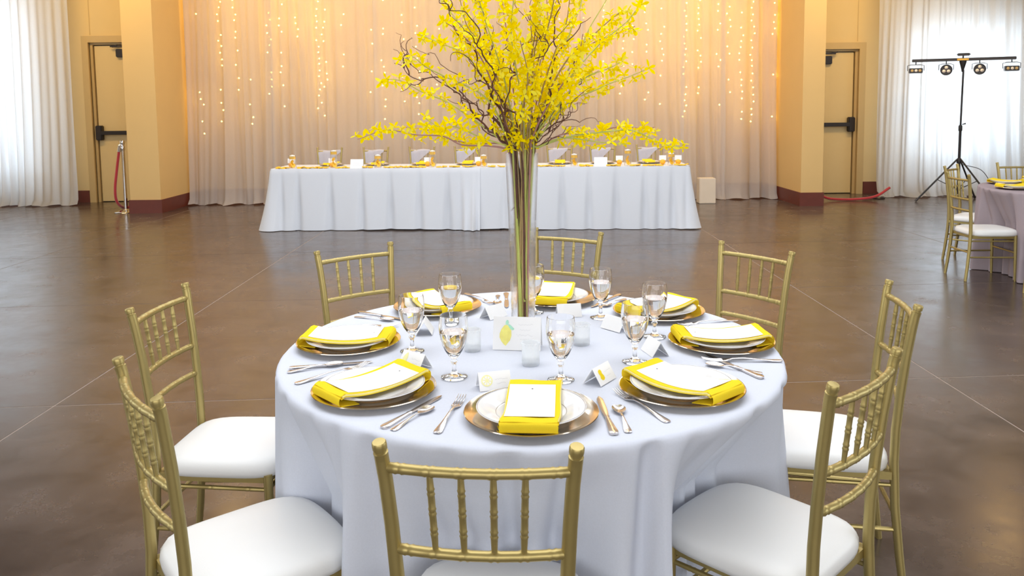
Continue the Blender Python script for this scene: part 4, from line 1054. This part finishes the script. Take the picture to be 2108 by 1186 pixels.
# two sign cards
for u, wh in ((733, 'between the leftmost two chairs'), (1240, 'in front of the second chair from the right')):
    p = hl(local_x(u), -.30); t = thing('sign_card', 'white tent sign on the head table, ' + wh, 'sign', (p.x, p.y, HZ + .001), HY, 'sign cards on the head table')
    mb = MB(); tent(mb, .165, .112, .03); mb.build('card', M['paper'], t, smooth=False)
    f = face(.112, .03, .0014); mb = MB(); 
    for q, y_ in enumerate((.30, .45, .60)):
        mb.add([f(-.05, y_), f(.05 - .01 * q, y_), f(.05 - .01 * q, y_ + .02), f(-.05, y_ + .02)], [(0, 1, 2, 3)])
    mb.build('printed_text', M['ink'], t, smooth=False)
# slices laid along the front edge
SM = MB().lathe([(.001, 0), (.030, 0), (.033, .003), (.030, .007), (.001, .008)], 12, cap=False).mesh('slice', M['slice'])
runs = [(567, 588), (612, 674), (694, 716), (750, 768), (794, 820), (822, 876), (905, 922), (932, 950), (958, 980), (1012, 1022), (1032, 1040), (1110, 1118), (1124, 1168), (1200, 1224), (1256, 1278), (1304, 1322), (1330, 1366), (1394, 1420)]
rnd2 = random.Random(5); nsl = 0
for a, b in runs:
    u = a
    while u < b:
        p = hl(local_x(u), -.335 + rnd2.uniform(-.012, .02)); o = link('citrus_slice', SM, None, (p.x, p.y, HZ + .001 + rnd2.uniform(0, .010)), rnd2.uniform(0, 6)); o.rotation_euler = (rnd2.uniform(-.12, .3), rnd2.uniform(-.2, .2), rnd2.uniform(0, 6)); o.scale = (1, 1, 1.9)
        tag(o, 'yellow citrus slice on the head table front edge, %s from the left' % ordn(nsl), 'fruit', 'citrus slices along the front edge of the head table'); u += 6.5; nsl += 1

# white box at the foot of the backdrop
p = wp(1448, 404); bevelbox('equipment_box', -.12, .14, -.10, .10, 0, .40, .01, M['cream'], None, (p.x - .20, 12.50, 0))
bx = bpy.context.scene.objects['equipment_box']; tag(bx, 'pale box on the floor at the backdrop, beside the right end of the head table', 'box')

# ================================================================== RIGHT TABLE GROUP
RC = Vector((5.03, 6.95)); RCH = [((3.87, 6.87), -2, 'gold chiavari chair at the mauve table, nearer of the two on its left'), ((4.33, 7.81), -47, 'gold chiavari chair at the mauve table, partly behind the nearer one'),
                                 ((5.115, 8.06), -90, 'gold chiavari chair behind the mauve table, cut by the right photo edge'), ((4.20, 6.12), 45, 'gold chiavari chair at the mauve table, only one leg showing at the right photo edge')]
for P, phi, lab in RCH: dup(c0, chair_origin(P, phi), R(phi - 90), lab, 'gold chiavari chairs around the mauve table')
round_table(RC.x, RC.y, .765, .80, M['cloth_mauve'], [(c[0], c[1]) for c in RCH], 'round banquet table hidden under the mauve cloth at the right photo edge', 'mauve grey floor-length cloth on the round table at the right photo edge', 'round banquet tables', 'round tablecloths', 9, 16, .036)
for k, (al, wh) in enumerate(((180, 'left side of the mauve table'), (133, 'far left of the mauve table'), (90, 'far side of the mauve table'))):
    setting(RC.x + .60 * math.cos(R(al)), RC.y + .60 * math.sin(R(al)), .765, al, wh, 'on the mauve table', k + 1, full=False)

# ================================================================== STANCHIONS, STAND, SMALL FLOOR THINGS
SP = wp(260, 437)
t = thing('stanchion_post', 'chrome stanchion post in front of the left door', 'stanchion', (SP.x, SP.y, 0))
MB().lathe([(.001, 0), (.165, 0), (.168, .006), (.160, .016), (.10, .030), (.045, .040), (.030, .055), (.001, .055)], 40, cap=False).build('base', M['chrome'], t)
MB().lathe([(.0255, .05), (.0255, 1.02)], 20).build('pole', M['chrome'], t)
MB().lathe([(.030, .955), (.034, .960), (.034, 1.01), (.030, 1.015), (.026, 1.03), (.036, 1.06), (.040, 1.085), (.030, 1.105), (.001, 1.11)], 24).build('finial', M['chrome'], t)
def rope(label, pts, hooks, grp):
    t = thing('velvet_rope', label, 'rope', pts[0], 0, grp); o = Vector(pts[0]); P = cr([Vector(p) - o for p in pts], 8)
    MB().tube(P, .021, 10).build('rope', M['rope'], t)
    for h in hooks:
        i = 0 if h == 0 else -1; d = (P[1] - P[0]).normalized() if i == 0 else (P[-2] - P[-1]).normalized()
        MB().tube([P[i] - d * .045, P[i] - d * .03, P[i] + d * .07], [.010, .024, .026], 10).build('chrome_end', M['chrome'], t)
q = lambda u, v, Y: tuple(wy(u, v, Y))
rope('red velvet rope hanging from the chrome post and running behind the left pilaster', [q(246, 303, SP.y - .03), q(241, 345, SP.y), q(237, 390, SP.y), (SP.x - .155, SP.y + .05, .15), (SP.x - .14, SP.y + .26, .04), (SP.x + .02, SP.y + .30, .12), (-5.865, SP.y + .44, .38), (-5.86, SP.y + .62, .78)], [0], 'red velvet ropes')
rope('red velvet rope sagging to the floor across the right door', [(4.76, 12.55, .42), (4.82, 12.55, .19), (4.98, 12.55, .06), (5.22, 12.55, .025), (5.55, 12.55, .03), (5.80, 12.56, .075), (6.02, 12.60, .20)], [], 'red velvet ropes')
# par light stand
SX, SY = 6.93, 12.28
zt = wy(2012, 122, SY).z
t = thing('light_stand', 'black tripod lighting stand with a crossbar in front of the bright right curtain', 'light stand', (SX, SY, 0), R(-22))
MB().tube([(0, 0, .12), (0, 0, 1.18)], .020, 12).build('lower_pole', M['black'], t)
MB().tube([(0, 0, 1.1), (.01, 0, zt - .16)], .014, 12).build('upper_pole', M['black'], t)
MB().lathe([(.024, 1.10), (.028, 1.11), (.028, 1.17), (.022, 1.19)], 16).build('clamp_collar', M['black'], t)
MB().tube([(.02, 0, 1.20), (.07, 0, 1.215)], [.006, .012], 8).build('clamp_knob', M['black'], t)
MB().lathe([(.034, .60), (.036, .61), (.036, .66), (.026, .68)], 16).build('leg_collar', M['black'], t)
for a in (197, 315, 60):
    c, s = math.cos(R(a)), math.sin(R(a)); l = MB().tube([(.03 * c, .03 * s, .66), (.62 * c, .62 * s, .022)], .013, 8).build('leg', M['black'], t)
    MB().tube([(.60 * c, .60 * s, .045), (.63 * c, .63 * s, .012)], .018, 8).build('rubber_foot', M['blackplastic'], l)
    MB().tube([(.02 * c, .02 * s, .20), (.31 * c, .31 * s, .345)], .006, 6).build('brace', M['black'], t)
MB().lathe([(.014, zt - .19), (.020, zt - .15), (.050, zt - .04), (.050, zt - .02)], 16).build('mount_cone', M['black'], t)
bevelbox('crossbar', -.70, .70, -.028, .028, zt - .022, zt + .022, .005, M['blackplastic'], t)
bevelbox('control_panel', -.085, .075, -.031, -.020, zt - .017, zt + .017, .003, M['candle_y'], t)
bevelbox('top_receiver', -.085, .095, -.04, .04, zt + .055, zt + .095, .012, M['blackplastic'], t)
MB().box(-.01, .01, -.01, .01, zt + .02, zt + .06).build('receiver_stem', M['black'], t, smooth=False)
for x, kind in ((-.645, 'box'), (-.225, 'par'), (.225, 'par'), (.645, 'box')):
    zc = zt - .155
    yk = MB().tube([(x, 0, zt - .02), (x, 0, zt - .065)], .008, 6); w2 = .10 if kind == 'par' else .115
    yk.tube([(x - w2, 0, zc), (x - w2, 0, zt - .075), (x - w2 * .6, 0, zt - .062), (x + w2 * .6, 0, zt - .062), (x + w2, 0, zt - .075), (x + w2, 0, zc)], .005, 6)
    yk.build('yoke', M['black'], t)
    if kind == 'par':
        mb = MB().lathe([(.001, -.10), (.05, -.10), (.070, -.05), (.082, .0), (.084, .03), (.078, .034), (.074, .014), (.001, .012)], 28, cap=False)
        m_ = Matrix.Rotation(R(90), 3, 'X'); mb.v = [tuple(m_ @ Vector(p) + Vector((x, 0, zc))) for p in mb.v]; par = mb.build('par_lamp', M['blackplastic'], t)
        for j in range(3):
            a = PI / 2 + 2 * PI * j / 3; lb = MB().lathe([(.001, .014), (.024, .014), (.026, .022), (.018, .032), (.001, .036)], 16, cap=False)
            lb.v = [tuple(m_ @ (Vector(p) + Vector((.037 * math.cos(a), .037 * math.sin(a), 0))) + Vector((x, 0, zc))) for p in lb.v]; lb.build('lens', M['lens'], par)
    else:
        bevelbox('effect_lamp', x - .095, x + .095, -.06, .06, zc - .038, zc + .038, .006, M['blackplastic'], t)
        for j in (-1, 0, 1):
            lb = MB().lathe([(.001, .0), (.020, .0), (.021, .006), (.012, .012), (.001, .013)], 12, cap=False); m_ = Matrix.Rotation(R(90), 3, 'X')
            lb.v = [tuple(m_ @ Vector(p) + Vector((x + j * .055, -.058, zc))) for p in lb.v]; lb.build('lens', M['lens'] if j == 0 else M['frame'], t)
pts = [(.05, -.02, .58), (.30, -.05, .50), (.46, .02, .25), (.52, .05, .03)]
cb = MB().tube(cr(pts, 6), .005, 6).build('power_cable', M['black'], t)
# low uplight on the floor at the hem of the right curtain
p = wp(1802, 407)
t = thing('floor_uplight', 'low dark uplight on the floor at the left hem of the right sheer curtain', 'light', (p.x, p.y - .10, 0))
MB().lathe([(.001, 0), (.10, 0), (.105, .01), (.09, .03), (.06, .036), (.001, .036)], 24, cap=False).build('housing', M['blackplastic'], t)
MB().lathe([(.001, .037), (.05, .037), (.045, .045), (.001, .047)], 20, cap=False).build('lens', M['lens'], t)
